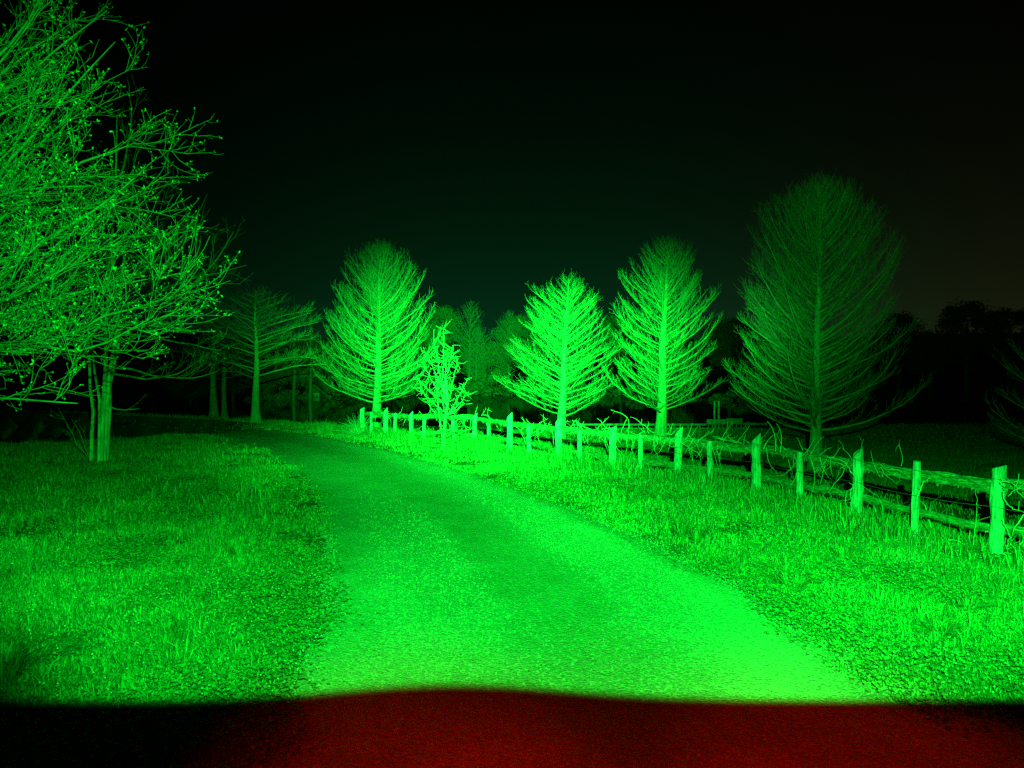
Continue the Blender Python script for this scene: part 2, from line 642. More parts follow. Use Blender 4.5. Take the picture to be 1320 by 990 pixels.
M = dict(
    ground=mat_ground(), road=mat_road(),
    wood=mat_wood(), rail=mat_rail(),
    cypress=mat_bark("cypress_bark", (0.16, 0.17, 0.14), (0.42, 0.44, 0.36)),
    twig=mat_plain("cypress_twig", (0.24, 0.27, 0.20), var=0.3),
    smooth_bark=mat_bark("crape_bark", (0.12, 0.15, 0.10), (0.60, 0.66, 0.50), 7.0, 0.35, 0.4),
    branch=mat_plain("branch_bark", (0.21, 0.25, 0.17), var=0.35, scale=7),
    bud=mat_plain("young_leaf", (0.22, 0.46, 0.14), var=0.3, rough=0.6, scale=9),
    vine=mat_plain("vine_bark", (0.34, 0.36, 0.27), var=0.35, scale=10),
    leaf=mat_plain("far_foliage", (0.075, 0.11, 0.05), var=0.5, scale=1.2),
    dry=mat_plain('lit_far_foliage', (0.33, 0.36, 0.22), var=0.5, scale=0.9),  # lightened copy of the far foliage: lamp light painted into its colour
    far_twig=mat_plain('lit_far_twig', (0.50, 0.54, 0.42), var=0.2),  # lighter than the near twigs, lamp light painted into the colour
    sap=mat_plain('sapling_bark', (0.20, 0.23, 0.16), var=0.35, scale=10),
    trunk_far=mat_plain("far_bark", (0.12, 0.12, 0.09), var=0.4),
    grass=mat_grass("grass_blade", (0.050, 0.085, 0.028), (0.27, 0.38, 0.14)),
    clover=mat_grass("clover_leaf", (0.09, 0.15, 0.05), (0.24, 0.34, 0.14)),
    flower=mat_plain("clover_flower", (0.55, 0.58, 0.48), var=0.2),
    dock=mat_plain("grey_boards", (0.17, 0.18, 0.17), var=0.4, scale=6),
    box=mat_plain("pale_paint", (0.65, 0.66, 0.66), var=0.1),
    stone=mat_plain("stone", (0.33, 0.33, 0.30), var=0.4, scale=8),
    pebble=mat_plain("pebble", (0.30, 0.30, 0.27), var=0.7, scale=40),
    wire=mat_plain("rusty_wire", (0.14, 0.13, 0.12), var=0.3),
)

# ------------------------------------------------------------------ ground
jj, ii = np.meshgrid(np.arange(len(GY) - 1), np.arange(len(GX) - 1), indexing='ij')
nx_ = len(GX)
q = np.stack([jj * nx_ + ii, jj * nx_ + ii + 1, (jj + 1) * nx_ + ii + 1, (jj + 1) * nx_ + ii], -1).reshape(-1, 4)
bed = GZ - 0.05 * sstep(ROAD_IN, 0.02, 0.25)
gv = np.stack([MX.ravel(), MY.ravel(), bed.ravel()], 1)
ground = link_mesh("ground", np_mesh("ground", gv, [q]), M['ground'])
tag(ground, kind="structure")

# road: one ribbon between its two edges
na, nc = len(RL), 48
cc = np.linspace(0, 1, nc)
P = RL[:, None, :] * (1 - cc)[None, :, None] + RR[:, None, :] * cc[None, :, None]
PZ = bilerp(GZ, P[..., 0].ravel(), P[..., 1].ravel()).reshape(na, nc)
prof = -0.035 * (np.exp(-((cc - 0.27) / 0.12) ** 2) + np.exp(-((cc - 0.78) / 0.12) ** 2)) + 0.012
near_flat = sstep(P[:, nc // 2, 1], 4.5, 9)[:, None]
edge_dip = -0.03 * (np.exp(-(cc / 0.03) ** 2) + np.exp(-((1 - cc) / 0.03) ** 2))
PZ = PZ + 0.015 + prof[None, :] * near_flat * 0.6 + edge_dip[None, :]
rv = np.stack([P[..., 0].ravel(), P[..., 1].ravel(), PZ.ravel()], 1)
a2, b2 = np.meshgrid(np.arange(na - 1), np.arange(nc - 1), indexing='ij')
rq = np.stack([a2 * nc + b2, a2 * nc + b2 + 1, (a2 + 1) * nc + b2 + 1, (a2 + 1) * nc + b2], -1).reshape(-1, 4)
rme = np_mesh("road", rv, [rq])
uvl = rme.uv_layers.new(name="across")
uvs = np.stack([np.tile(cc, na), np.repeat(np.linspace(0, 1, na), nc)], 1)[rq.ravel()]
uvl.data.foreach_set("uv", uvs.astype(np.float32).ravel())
road = link_mesh("road", rme, M['road'])
tag(road, kind="structure")

# pond
wm, wn, wb = new_mat("pond_water")
wb.inputs['Base Color'].default_value = (0.010, 0.016, 0.010, 1)
wb.inputs['Roughness'].default_value = 0.04
wb.inputs['Specular IOR Level'].default_value = 0.5
wpos = wn.node('ShaderNodeNewGeometry').outputs['Position']
wmp = wn.node('ShaderNodeMapping')
wn.put(wmp.inputs['Vector'], wpos)
wmp.inputs['Scale'].default_value = (0.4, 1.0, 1.0)
bump(wn, wb, wn.noise(wmp.outputs[0], 1.6, 3, 0.5), 0.12, 0.02)
pp = np.array(POND)
cx_, cy_ = pp.mean(0)
pp2 = np.array([cx_, cy_]) + (pp - np.array([cx_, cy_])) * 1.06
wv = np.concatenate([np.column_stack([pp2, np.full(len(pp2), WATER_Z)])])
water = link_mesh("water", np_mesh("water", wv, [np.arange(len(pp2))[None, :]], False), wm)
tag(water, kind="structure")

# ------------------------------------------------------------------ grass (uncountable: stuff)
def blades(n, xlo, xhi, ylo, yhi, h, hvar, wd, dens=None, seed=0, segs=2, lean=0.35, mask=None, wedge=0.74):
    rs = np.random.default_rng(seed)
    y = ylo + (yhi - ylo) * rs.random(n)
    y = np.sqrt(ylo ** 2 + (yhi ** 2 - ylo ** 2) * rs.random(n)) if xlo is None else y
    if xlo is None:
        x = (rs.random(n) * 2 - 1) * (y * wedge + 1.0)
    else:
        x = xlo + (xhi - xlo) * rs.random(n)
    keep = np.ones(n, bool)
    if mask is not None:
        keep &= mask(x, y, rs)
    x, y = x[keep], y[keep]
    n = len(x)
    z = bilerp(GZ, x, y) - 0.008
    hh = h * (1 + hvar * (rs.random(n) * 2 - 1)) * (1 + 0.9 * fbm(x, y, 3.0, 9))
    hh = np.maximum(hh, h * 0.25)
    az = rs.random(n) * 6.283
    la = rs.random(n) * 6.283
    hh *= 0.45 + 0.55 * (1 - sstep(bilerp(ROAD_IN, x, y), -1.3, 0.1))
    ln = lean * hh * rs.random(n) * 1.6
    wx, wy = np.cos(az) * wd * 0.5, np.sin(az) * wd * 0.5
    wv_ = 0.6 + 0.8 * rs.random(n)
    wx *= wv_
    wy *= wv_
    tx, ty = x + np.cos(la) * ln, y + np.sin(la) * ln
    if segs == 2:
        mx_, my_ = x + np.cos(la) * ln * 0.3, y + np.sin(la) * ln * 0.3
        V = np.stack([
            np.stack([x - wx, y - wy, z], 1), np.stack([x + wx, y + wy, z], 1),
            np.stack([mx_ + wx * .8, my_ + wy * .8, z + hh * 0.62], 1), np.stack([mx_ - wx * .8, my_ - wy * .8, z + hh * 0.62], 1),
            np.stack([tx, ty, z + hh * (1 - 0.25 * rs.random(n))], 1)], 1)
        b_ = (np.arange(n) * 5)[:, None]
        Q = b_ + np.array([[0, 1, 2, 3]])
        T = b_ + np.array([[3, 2, 4]])
        tint = np.repeat(rs.random(n), 5)
        return V.reshape(-1, 3), Q, T, tint
    V = np.stack([np.stack([x - wx, y - wy, z], 1), np.stack([x + wx, y + wy, z], 1), np.stack([tx, ty, z + hh], 1)], 1)
    b_ = (np.arange(n) * 3)[:, None]
    T = b_ + np.array([[0, 1, 2]])
    return V.reshape(-1, 3), np.zeros((0, 4), int), T, np.repeat(rs.random(n), 3)


def build_stuff(name, parts, mat, label=None):
    V, Q, T, A, off = [], [], [], [], 0
    for v_, q_, t_, a_ in parts:
        V.append(v_)
        if len(q_):
            Q.append(q_ + off)
        if len(t_):
            T.append(t_ + off)
        A.append(a_)
        off += len(v_)
    fs = []
    if Q:
        fs.append(np.concatenate(Q))
    if T:
        fs.append(np.concatenate(T))
    me = np_mesh(name, np.concatenate(V), fs, False)
    at = me.attributes.new("tint", 'FLOAT', 'POINT')
    at.data.foreach_set("value", np.concatenate(A).astype(np.float32))
    o = link_mesh(name, me, mat)
    tag(o, label, kind="stuff")
    return o


def off_road(x, y, rs):
    r_ = bilerp(ROAD_IN, x, y) + 0.16 * fbm(x, y, 4.0, 5) + 0.10 * fbm(x, y, 13.0, 6)
    p_ = (1 - sstep(r_, -0.1, 0.42)) * (0.92 + 0.08 * (1 - sstep(r_, -1.1, -0.1)))
    pd = poly_inside_dist(x, y, POND)
    return (rs.random(len(x)) < p_) & (pd < -0.2)


def near_side(x, y, rs):
    return off_road(x, y, rs) & (seg_dist(x, y, BANK) < 1.5)


def fence_strip(x, y, rs):
    s_ = seg_dist(x, y, BANK)
    return (rs.random(len(x)) < np.exp(-((s_ + 0.15) / 0.38) ** 2)) & (y > 5) & off_road(x, y, rs)


def road_crown(x, y, rs):
    """short worn grass between the two wheel tracks and along the verges"""
    r_ = bilerp(ROAD_IN, x, y)
    c_ = 0.5 + 0.5 * fbm(x, y, 2.6, 12)
    mid = np.exp(-((r_ - 1.75) / 0.42) ** 2) * (y > 6.0)
    ed = np.exp(-((r_ + 0.05) / 0.42) ** 2)
    return rs.random(len(x)) < np.clip(mid * 1.3 * c_ + ed * 0.8 * c_, 0, 1)


parts = [
    blades(330000, None, None, 3.4, 9.5, 0.060, 0.6, 0.0085, seed=1, mask=near_side, lean=0.7),
    blades(70000, None, None, 3.4, 12, 0.115, 0.5, 0.010, seed=11, lean=0.6, mask=lambda x, y, rs: near_side(x, y, rs) & (rs.random(len(x)) < 0.15 + 0.9 * sstep(fbm(x, y, 1.3, 41), 0.0, 0.5))),
    blades(260000, None, None, 9.5, 19, 0.080, 0.6, 0.014, seed=2, mask=near_side, lean=0.7),
    blades(40000, None, None, 11, 24, 0.16, 0.5, 0.018, seed=12, lean=0.6, mask=lambda x, y, rs: near_side(x, y, rs) & (rs.random(len(x)) < 0.1 + 0.9 * sstep(fbm(x, y, 1.1, 42), 0.0, 0.5))),
    blades(200000, None, None, 19, 36, 0.10, 0.5, 0.026, seed=3, segs=1, mask=off_road),
    blades(60000, None, None, 36, 50, 0.13, 0.5, 0.05, seed=4, segs=1, mask=off_road),
    blades(110000, None, None, 5.5, 30, 0.10, 0.6, 0.010, seed=5, mask=lambda x, y, rs: off_road(x, y, rs) & (seg_dist(x, y, BANK) > 0.8) & (rs.random(len(x)) < 0.6)),
]
build_stuff("grass", parts, M['grass'])
parts = [blades(600000, None, None, 5.5, 31, 0.26, 0.6, 0.010, seed=7, mask=fence_strip, lean=0.5)]
# tussocks in the meadow
rs = np.random.default_rng(33)
tuss = [(-3.55, 5.35, 0.30, 260, 0.30)] + [(rs.uniform(-7, 6), rs.uniform(6, 15), rs.uniform(0.12, 0.3), 70, rs.uniform(0.12, 0.2)) for _ in range(46)]


def tussock(cx, cy, rad, n, h, seed):
    r2 = np.random.default_rng(seed)
    a_ = r2.random(n) * 6.283
    rr_ = rad * 0.3 * np.sqrt(r2.random(n))
    x, y = cx + np.cos(a_) * rr_, cy + np.sin(a_) * rr_
    z = bilerp(GZ, x, y)
    hh = h * (0.5 + 0.7 * r2.random(n))
    out = rad * (0.3 + 0.9 * r2.random(n))
    wx, wy = -np.sin(a_) * 0.004, np.cos(a_) * 0.004
    m1 = np.stack([x + np.cos(a_) * out * 0.35, y + np.sin(a_) * out * 0.35, z + hh * 0.7], 1)
    tp = np.stack([x + np.cos(a_) * out, y + np.sin(a_) * out, z + hh * 0.85], 1)
    W = np.stack([wx, wy, 0 * wx], 1)
    B = np.stack([x, y, z], 1)
    V = np.stack([B - W, B + W, m1 + W, m1 - W, tp], 1)
    b_ = (np.arange(n) * 5)[:, None]
    return V.reshape(-1, 3), b_ + np.array([[0, 1, 2, 3]]), b_ + np.array([[3, 2, 4]]), np.repeat(r2.random(n) * .6, 5)


rin = bilerp(ROAD_IN, np.array([t[0] for t in tuss]), np.array([t[1] for t in tuss]))
for i, t in enumerate(tuss):
    if rin[i] < -0.4 and t[0] < 4.5:
        parts.append(tussock(*t[:4], t[4], 500 + i))
build_stuff("tall_grass", parts, M['grass'])
parts = [
    blades(260000, -4, 3.8, 4.9, 13, 0.028, 0.6, 0.008, seed=8, mask=road_crown, lean=0.9),
    blades(110000, -12, 2.5, 13, 28, 0.035, 0.6, 0.018, seed=9, mask=road_crown, lean=0.9, segs=1),
]
build_stuff("short_grass", parts, M['grass'])


# clover: small tilted leaflets in threes, thick in patches
def clover(n, ylo, yhi, size, seed, patchy=0.0):
    rs = np.random.default_rng(seed)
    y = np.sqrt(ylo ** 2 + (yhi ** 2 - ylo ** 2) * rs.random(n))
    x = (rs.random(n) * 2 - 1) * (y * 0.74 + 1)
    k = near_side(x, y, rs) & (rs.random(n) < np.clip(0.35 + 1.1 * fbm(x, y, 1.5, 21), 0.03, 1))
    x, y = x[k], y[k]
    n = len(x)
    z = bilerp(GZ, x, y) + 0.025 + 0.035 * rs.random(n)
    V, base = [], []
    a0 = rs.random(n) * 6.283
    tilt = 0.9
    for k3 in range(3):
        a_ = a0 + k3 * 2.094
        s_ = size * (0.7 + 0.6 * rs.random(n))
        dx, dy_ = np.cos(a_), np.sin(a_)
        zt = tilt * (rs.random(n) - 0.25)
        c0 = np.stack([x, y, z], 1)
        c2_ = np.stack([x + dx * s_, y + dy_ * s_, z + zt * s_], 1)
        mid = (c0 + c2_) / 2
        W = np.stack([-dy_ * s_ * 0.45, dx * s_ * 0.45, (rs.random(n) - .5) * s_ * .5], 1)
        V.append(np.stack([c0, mid + W, c2_, mid - W], 1))
    V = np.concatenate(V, 0)
    N = len(V)
    b_ = (np.arange(N) * 4)[:, None]
    return V.reshape(-1, 3), b_ + np.array([[0, 1, 2, 3]]), np.zeros((0, 3), int), np.repeat(rs.random(N), 4)


build_stuff("clover", [clover(120000, 3.4, 10, 0.023, 31), clover(70000, 10, 17, 0.030, 32)], M['clover'])


def octa(c, r):
    """N octahedra: c (N,3), r (N,3)"""
    D = np.array([[1, 0, 0], [-1, 0, 0], [0, 1, 0], [0, -1, 0], [0, 0, 1], [0, 0, -1]], float)
    F = np.array([[0, 2, 4], [2, 1, 4], [1, 3, 4], [3, 0, 4], [2, 0, 5], [1, 2, 5], [3, 1, 5], [0, 3, 5]])
    V = c[:, None, :] + D[None] * r[:, None, :]
    f = (np.arange(len(c)) * 6)[:, None, None] + F[None]
    return V.reshape(-1, 3), f.reshape(-1, 3)


rs = np.random.default_rng(44)
n = 5200
y = np.sqrt(3.4 ** 2 + (11 ** 2 - 3.4 ** 2) * rs.random(n))
x = (rs.random(n) * 2 - 1) * (y * 0.74 + 1)
k = near_side(x, y, rs) & (rs.random(n) < np.clip(0.25 + 1.0 * fbm(x, y, 1.1, 23), 0, 1))
x, y = x[k], y[k]
z = bilerp(GZ, x, y) + 0.05 + 0.04 * rs.random(len(x))
v_, f_ = octa(np.stack([x, y, z], 1), np.repeat((0.005 + 0.004 * rs.random(len(x)))[:, None], 3, 1))
build_stuff("clover_flowers", [(v_, np.zeros((0, 4), int), f_, np.zeros(len(v_)))], M['flower'])

# loose gravel on the road
n = 330000
y = np.sqrt(3.2 ** 2 + (15 ** 2 - 3.2 ** 2) * rs.random(n))
x = (rs.random(n) * 2 - 1) * (y * 0.74 + 1)
k = (bilerp(ROAD_IN, x, y) + 0.25 * rs.random(n) ** 2 > 0.02) & (rs.random(n) < 1 - sstep(y, 6.0, 15))
x, y = x[k], y[k]
rsz = 0.0035 + 0.009 * rs.random(len(x)) ** 2.2
v_, f_ = octa(np.stack([x, y, bilerp(GZ, x, y) + 0.012 + rsz * 0.2], 1),
              np.stack([rsz * (0.7 + 0.6 * rs.random(len(x))), rsz * (0.7 + 0.6 * rs.random(len(x))), rsz * (0.6 + 0.5 * rs.random(len(x)))], 1))
build_stuff("gravel", [(v_, np.zeros((0, 4), int), f_, np.zeros(len(v_)))], M['pebble'])


# ------------------------------------------------------------------ trees
def unit(a_):
    return a_ / (np.linalg.norm(a_) + 1e-9)


def cypress(loc, H, profile, z0, e_low, e_top, curl, n_prim, seed, label, name="cypress_tree", group=None, lean=0.0,
            trunk_r=0.17, asym=0.0, twig=1.0, sec_step=0.19, dens=4.2, ratio=1.0):
    """bare deciduous conifer: one leader, rising limbs, fine twigs.
    profile: list of (z fraction, radius m) outline of the crown."""
    rs = random.Random(seed)
    root = empty(name, loc)
    tag(root, label, "tree", group)
    pz = [p[0] for p in profile]
    pr = [p[1] for p in profile]
    tt = Tubes()
    nseg = 22
    tp, tr = [], []
    for i in range(nseg):
        f = i / (nseg - 1)
        tp.append((lean * f + 0.03 * math.sin(f * 9 + seed), 0.03 * math.cos(f * 7 + seed), H * f - 0.1 * (i == 0)))
        flare = 1 + 0.7 * math.exp(-f * H / 0.5)
        tr.append(max(0.012, trunk_r * flare * (1 - f) ** 0.85))
    tp = np.array(tp)
    tt.add(tp, tr, 12)
    link_mesh("trunk", tt.mesh("trunk", wobble=0.12), M['cypress'], root)
    cr = Tubes()
    phi = rs.random() * 6.28
    for i in range(n_prim):
        if rs.random() < 0.07:
            phi += 1.1
            continue
        t = (i + rs.random() * 0.8) / n_prim
        zb = H * (z0 + (0.985 - z0) * t ** 0.92)
        phi += 2.399 + rs.uniform(-0.4, 0.4)
        e0 = math.radians(e_low + (e_top - e_low) * t ** 0.9 + rs.uniform(-6, 6))
        cu = curl * (0.5 + 0.7 * rs.random()) * (1.1 - 0.55 * t)
        # fit the reach to the outline
        k_out = (1 + asym * math.cos(phi)) * (rs.uniform(0.84, 1.05) if rs.random() < 0.75 else rs.uniform(0.5, 0.85))
        k_out *= 1 + 0.13 * math.sin(3 * phi + 6 * t + seed) + 0.10 * math.sin(2 * phi - 13 * t + 2 * seed)
        base = np.array([np.interp(zb, tp[:, 2], tp[:, 0]), np.interp(zb, tp[:, 2], tp[:, 1]), zb])
        out = np.array([math.cos(phi), math.sin(phi), 0.0])
        side = np.array([-math.sin(phi), math.cos(phi), 0.0])
        npt = 9
        bend = rs.uniform(-0.25, 0.25)
        dirs = []
        for j in range(1, npt):
            f = j / (npt - 1)
            e = min(1.48, e0 + cu * f ** 1.6) + rs.uniform(-0.09, 0.09)
            dirs.append(unit(out * math.cos(e) + np.array([0, 0, math.sin(e)]) + side * (bend * f + rs.uniform(-0.08, 0.08))))
        cum = np.cumsum(np.array(dirs), axis=0)
        hor, ver = math.hypot(cum[-1][0], cum[-1][1]), cum[-1][2]
        L = 0.1
        for _ in range(14):
            zt = min(H * 0.995, zb + ver * L)
            L = 0.6 * L + 0.4 * max(0.03, np.interp(zt / H, pz, pr) * k_out / hor)
            L = min(L, (H * 1.0 - zb) / max(0.05, ver))
        pts = np.concatenate([[base], base + cum * L])
        Lt = L * (npt - 1)
        r0 = min(trunk_r * 0.38, 0.014 + 0.011 * Lt) * rs.uniform(0.55, 1.3)
        cr.add(pts, [r0, 0.009 * twig], 5)
        # secondary shoots
        ns = max(3, int(Lt / sec_step))
        for s_ in range(ns):
            f = 0.16 + 0.84 * (s_ + rs.random()) / ns
            k_ = f * (npt - 1)
            a0 = int(min(npt - 2, k_))
            p0 = pts[a0] + (pts[a0 + 1] - pts[a0]) * (k_ - a0)
            tg = unit(pts[a0 + 1] - pts[a0])
            sd = 1 if s_ % 2 else -1
            sl = (0.30 + 0.55 * math.sin(math.pi * min(1, f * 0.95))) * (0.55 + 0.6 * rs.random()) * min(1.35, 0.45 + Lt * 0.3) * ratio
            dd = unit(tg * 0.9 + side * sd * rs.uniform(0.35, 1.0) + np.array([0, 0, rs.uniform(-0.25, 0.55)]))
            q1 = p0 + dd * sl * 0.35
            q2 = q1 + unit(dd + np.array([0, 0, 0.25 + rs.uniform(-.1, .2)])) * sl * 0.35
            q3 = q2 + unit(dd + np.array([0, 0, 0.6 + rs.uniform(-.2, .3)])) * sl * 0.3
            cr.add([p0, q1, q2, q3], [0.0068 * twig, 0.003 * twig], 3)
            nt = max(3, int(dens * (0.5 + 1.2 * sl)))
            for _ in range(nt):
                g_ = rs.uniform(0.2, 1.0)
                b0 = (p0 + (q2 - p0) * g_ / 0.7) if g_ < 0.7 else (q2 + (q3 - q2) * (g_ - 0.7) / 0.3)
                td = unit(dd + np.array([rs.uniform(-.9, .9), rs.uniform(-.9, .9), rs.uniform(-0.3, 1.1)]))
                tl = rs.uniform(0.10, 0.30) * (0.6 + 0.5 * ratio)
                b1 = b0 + td * tl * 0.55
                b2_ = b1 + unit(td + np.array([rs.uniform(-.3, .3), rs.uniform(-.3, .3), 0.4])) * tl * 0.45
                cr.add([b0, b1, b2_], [0.0036 * twig, 0.0022 * twig], 3)
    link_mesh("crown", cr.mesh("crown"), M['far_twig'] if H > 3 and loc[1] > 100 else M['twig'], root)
    return root


GROUP_CY = "bare cypress trees behind the rail fence"


def at(xp, d):
    x_ = (xp - 660) / 992 * d
    return (x_, d, gz(x_, d))


S = 992.0


def W_(pxs, d):
    return pxs / S * d


# T1 round crown left of centre
d = 43.0
b = at(485, d)
H = CAM_H + W_(488 - 316, d) - b[2]
cypress(b, H, [(0, 1.5), (0.12, 2.9), (0.3, 3.35), (0.5, 3.3), (0.7, 3.0), (0.84, 2.5), (0.93, 1.7), (0.98, 0.9), (1, 0.3)], 0.13, 6, 46, 0.85, 150, 11,
        "broad round-crowned bare cypress, leftmost of the large trees right behind the fence", group=GROUP_CY, lean=0.25, trunk_r=0.26, asym=0.05, twig=1.35)
# T2 brightest, low cone
d = 37.5
b = at(722, d)
H = CAM_H + W_(488 - 360, d) - b[2]
cypress(b, H, [(0, 2.0), (0.15, 3.5), (0.33, 3.15), (0.5, 2.75), (0.65, 2.4), (0.8, 2.0), (0.92, 1.35), (0.98, 0.6), (1, 0.2)], 0.14, 14, 42, 0.30, 120, 12,
        "brightest and lowest bare cypress, its cone of straight branches over the middle of the fence", group=GROUP_CY, lean=0.4,
        trunk_r=0.22, asym=-0.12, twig=0.95)
# T3
d = 38.5
b = at(851, d)
H = CAM_H + W_(488 - 311, d) - b[2]
cypress(b, H, [(0, 1.8), (0.14, 3.1), (0.3, 3.1), (0.5, 2.55), (0.7, 2.4), (0.86, 1.9), (0.95, 1.1), (1, 0.3)], 0.13, 12, 46, 0.6, 128, 13,
        "tall oval bare cypress standing between the brightest tree and the largest tree", group=GROUP_CY, lean=0.35, trunk_r=0.27, twig=1.35)
# T4 largest right
d = 24.5
b = at(1050, d)
H = CAM_H + W_(488 - 238, d) - b[2]
cypress(b, H, [(0, 1.4), (0.14, 2.35), (0.3, 2.65), (0.5, 2.6), (0.7, 2.4), (0.86, 1.95), (0.95, 1.1), (1, 0.3)], 0.135, 10, 50, 0.7, 195, 14,
        "tallest bare cypress with dim green twigs rising behind the right half of the fence", group=GROUP_CY, lean=0.18, trunk_r=0.19,
        twig=0.6, sec_step=0.11, ratio=0.95)
# T5 cut by the right picture edge
d = 21.5
b = at(1392, d)
H = CAM_H + W_(488 - 380, d) - b[2]
cypress(b, H, [(0, 1.6), (0.15, 2.75), (0.35, 2.5), (0.55, 2.0), (0.75, 1.6), (0.9, 0.9), (1, 0.1)], 0.10, 4, 55, 0.6, 78, 15,
        "dim bare cypress cut off by the right edge of the view", group=GROUP_CY, trunk_r=0.14, twig=0.8)
# D1 dim one near the road's bend
d = 38.0
b = at(330, d)
H = CAM_H + W_(488 - 374, d) - b[2]
cypress(b, H, [(0, 1.4), (0.25, 3.2), (0.5, 3.6), (0.7, 3.3), (0.85, 2.6), (0.95, 1.3), (1, 0.2)], 0.33, 14, 28, -0.25, 62, 16,
        "dim flat-branched cypress with a flared trunk beside the bend of the road", group=GROUP_CY, trunk_r=0.2, dens=4)
# two more dim ones farther left
for i, (xp, d, top, lab) in enumerate([(275, 50, 400, "faint bare tree farthest left of the road bend, its flared trunk base catching light"),
                                       (289, 56, 395, "thin faint bare tree just right of the farthest left trunk by the road bend")]):
    b = at(xp, d)
    H = CAM_H + W_(488 - top, d) - b[2]
    cypress(b, H, [(0, 1.2), (0.3, 2.6), (0.6, 2.6), (0.85, 1.5), (1, 0.2)], 0.35, 15, 45, 0.1, 46, 20 + i, lab, group=GROUP_CY,
            trunk_r=0.26 - 0.05 * i, dens=3)
# small pair on the far shore
for i, (xp, top, d, rr_, lab) in enumerate([(604, 392, 142.5, 4.6, "slim bare cypress across the pond, seen between the vine sapling and the brightest tree"),
                                            (613, 425, 144, 3.0, "thinner bare trunk close beside the slim cypress across the pond"),
                                            (655, 405, 147, 5.0, "bare cypress across the pond half hidden behind the brightest tree"),
                                            (330, 440, 118, 5.0, "bare cypress across the water behind the dim flat-branched one")]):
    b = at(xp, d)
    H = CAM_H + W_(488 - top, d) - b[2]
    cypress(b, H, [(0, 0.6 * rr_), (0.3, rr_), (0.5, rr_ * 0.95), (0.75, rr_ * 0.72), (0.92, rr_ * 0.3), (1, 0.2)], 0.22, 18, 55, 0.4, 60, 31 + i,
            lab, group="bare trees across the pond", lean=0.4, trunk_r=0.34, twig=2.6, sec_step=0.7, ratio=2.4)


# leafy or dense far trees: leaf faces spread through clumps
def leafy_mesh(seed, nclump, nleaf, leaf, squash=0.85):
    """crown of unit radius ~1 centred at origin, made of separate leaf clumps"""
    rs = np.random.default_rng(seed)
    V = []
    for c_ in range(nclump):
        a_ = rs.random() * 6.283
        zc = rs.random() * 2 - 1
        rr_ = math.sqrt(max(0, 1 - zc * zc)) * (0.35 + 0.55 * rs.random())
        cc_ = np.array([math.cos(a_) * rr_, math.sin(a_) * rr_, zc * 0.75 * squash])
        cr_ = 0.20 + 0.22 * rs.random()
        n_ = int(nleaf * (0.6 + 0.8 * rs.random()))
        p_ = rs.normal(size=(n_, 3))
        p_ /= np.linalg.norm(p_, axis=1, keepdims=True)
        p_ *= (rs.random((n_, 1)) ** 0.5) * cr_
        p_[:, 2] *= 0.75
        p_ += cc_
        A_ = rs.normal(size=(n_, 3))
        A_ /= np.linalg.norm(A_, axis=1, keepdims=True)
        B_ = np.cross(A_, rs.normal(size=(n_, 3)))
        B_ /= np.linalg.norm(B_, axis=1, keepdims=True)
        s_ = leaf * (0.6 + 0.8 * rs.random((n_, 1)))
        V.append(np.stack([p_ - A_ * s_, p_ + B_ * s_ * 0.55, p_ + A_ * s_, p_ - B_ * s_ * 0.55], 1).reshape(-1, 3))
    V = np.concatenate(V)
    b_ = (np.arange(len(V) // 4) * 4)[:, None]
    return np_mesh("crown", V, [b_ + np.array([[0, 1, 2, 3]])], False)


LEAFY = [leafy_mesh(50 + i, 60, 130, 0.035) for i in range(4)]
LEAFY_LIT = [m_.copy() for m_ in LEAFY]
for me_ in LEAFY:
    me_.materials.append(M['leaf'])
for me_ in LEAFY_LIT:
    me_.materials.append(M['dry'])
tk = Tubes()
tk.add([(0, 0, -0.05), (0.01, 0, 0.3), (0.0, 0.02, 0.6), (0.03, 0, 1.0)], [0.05, 0.012], 7)
for i in range(7):
    a_ = i * 2.4
    z_ = 0.35 + i * 0.08
    tk.add([(0.01, 0, z_), (0.14 * math.cos(a_), 0.14 * math.sin(a_), z_ + 0.13), (0.27 * math.cos(a_), 0.27 * math.sin(a_), z_ + 0.3)], [0.018, 0.005], 5)
TRUNKM = tk.mesh("trunk")
TRUNKM.materials.append(M['trunk_far'])

FAR = [  # column, crown top row, half width px, distance, label
    (1245, 386, 34, 92, "dark broad treetop outlined against the sky near the right edge"),
    (1300, 396, 34, 88, "dark treetop partly behind the twigs at the right edge"),
    (1198, 424, 34, 100, "low dark tree just left of the broad dark treetop"),
    (1158, 402, 36, 128, "dark tree whose top shows just right of the tallest cypress"),
    (940, 408, 36, 150, "dark tree filling the gap between the tall oval cypress and the tallest one"),
    (800, 404, 30, 156, "dark tree behind the gap between the brightest cypress and the oval cypress"),
    (672, 404, 34, 158, "dim rounded tree behind the left flank of the brightest cypress"),
    (570, 394, 30, 150, "dim rounded tree just right of the round-crowned cypress"),
    (628, 438, 34, 152, "low green thicket tree behind the slim cypress across the pond"),
    (440, 436, 40, 150, "low dim tree behind the left flank of the round-crowned cypress"),
    (395, 430, 36, 138, "dim tree between the flat-branched cypress and the round-crowned one"),
    (352, 452, 34, 128, "dim low tree right behind the flat-branched cypress"),
    (300, 440, 36, 100, "dark tree behind the faint trunks at the road bend"),
    (245, 452, 34, 84, "dark low tree left of the faint trunks at the road bend"),
    (1040, 430, 46, 152, "dark tree hidden behind the twigs of the tallest cypress"),
    (520, 440, 30, 156, "low dim tree behind the right flank of the round-crowned cypress"),
    (870, 432, 34, 158, "low dim tree behind the trunk of the oval cypress"),
    (730, 440, 34, 160, "low dim tree behind the trunk of the brightest cypress"),
]
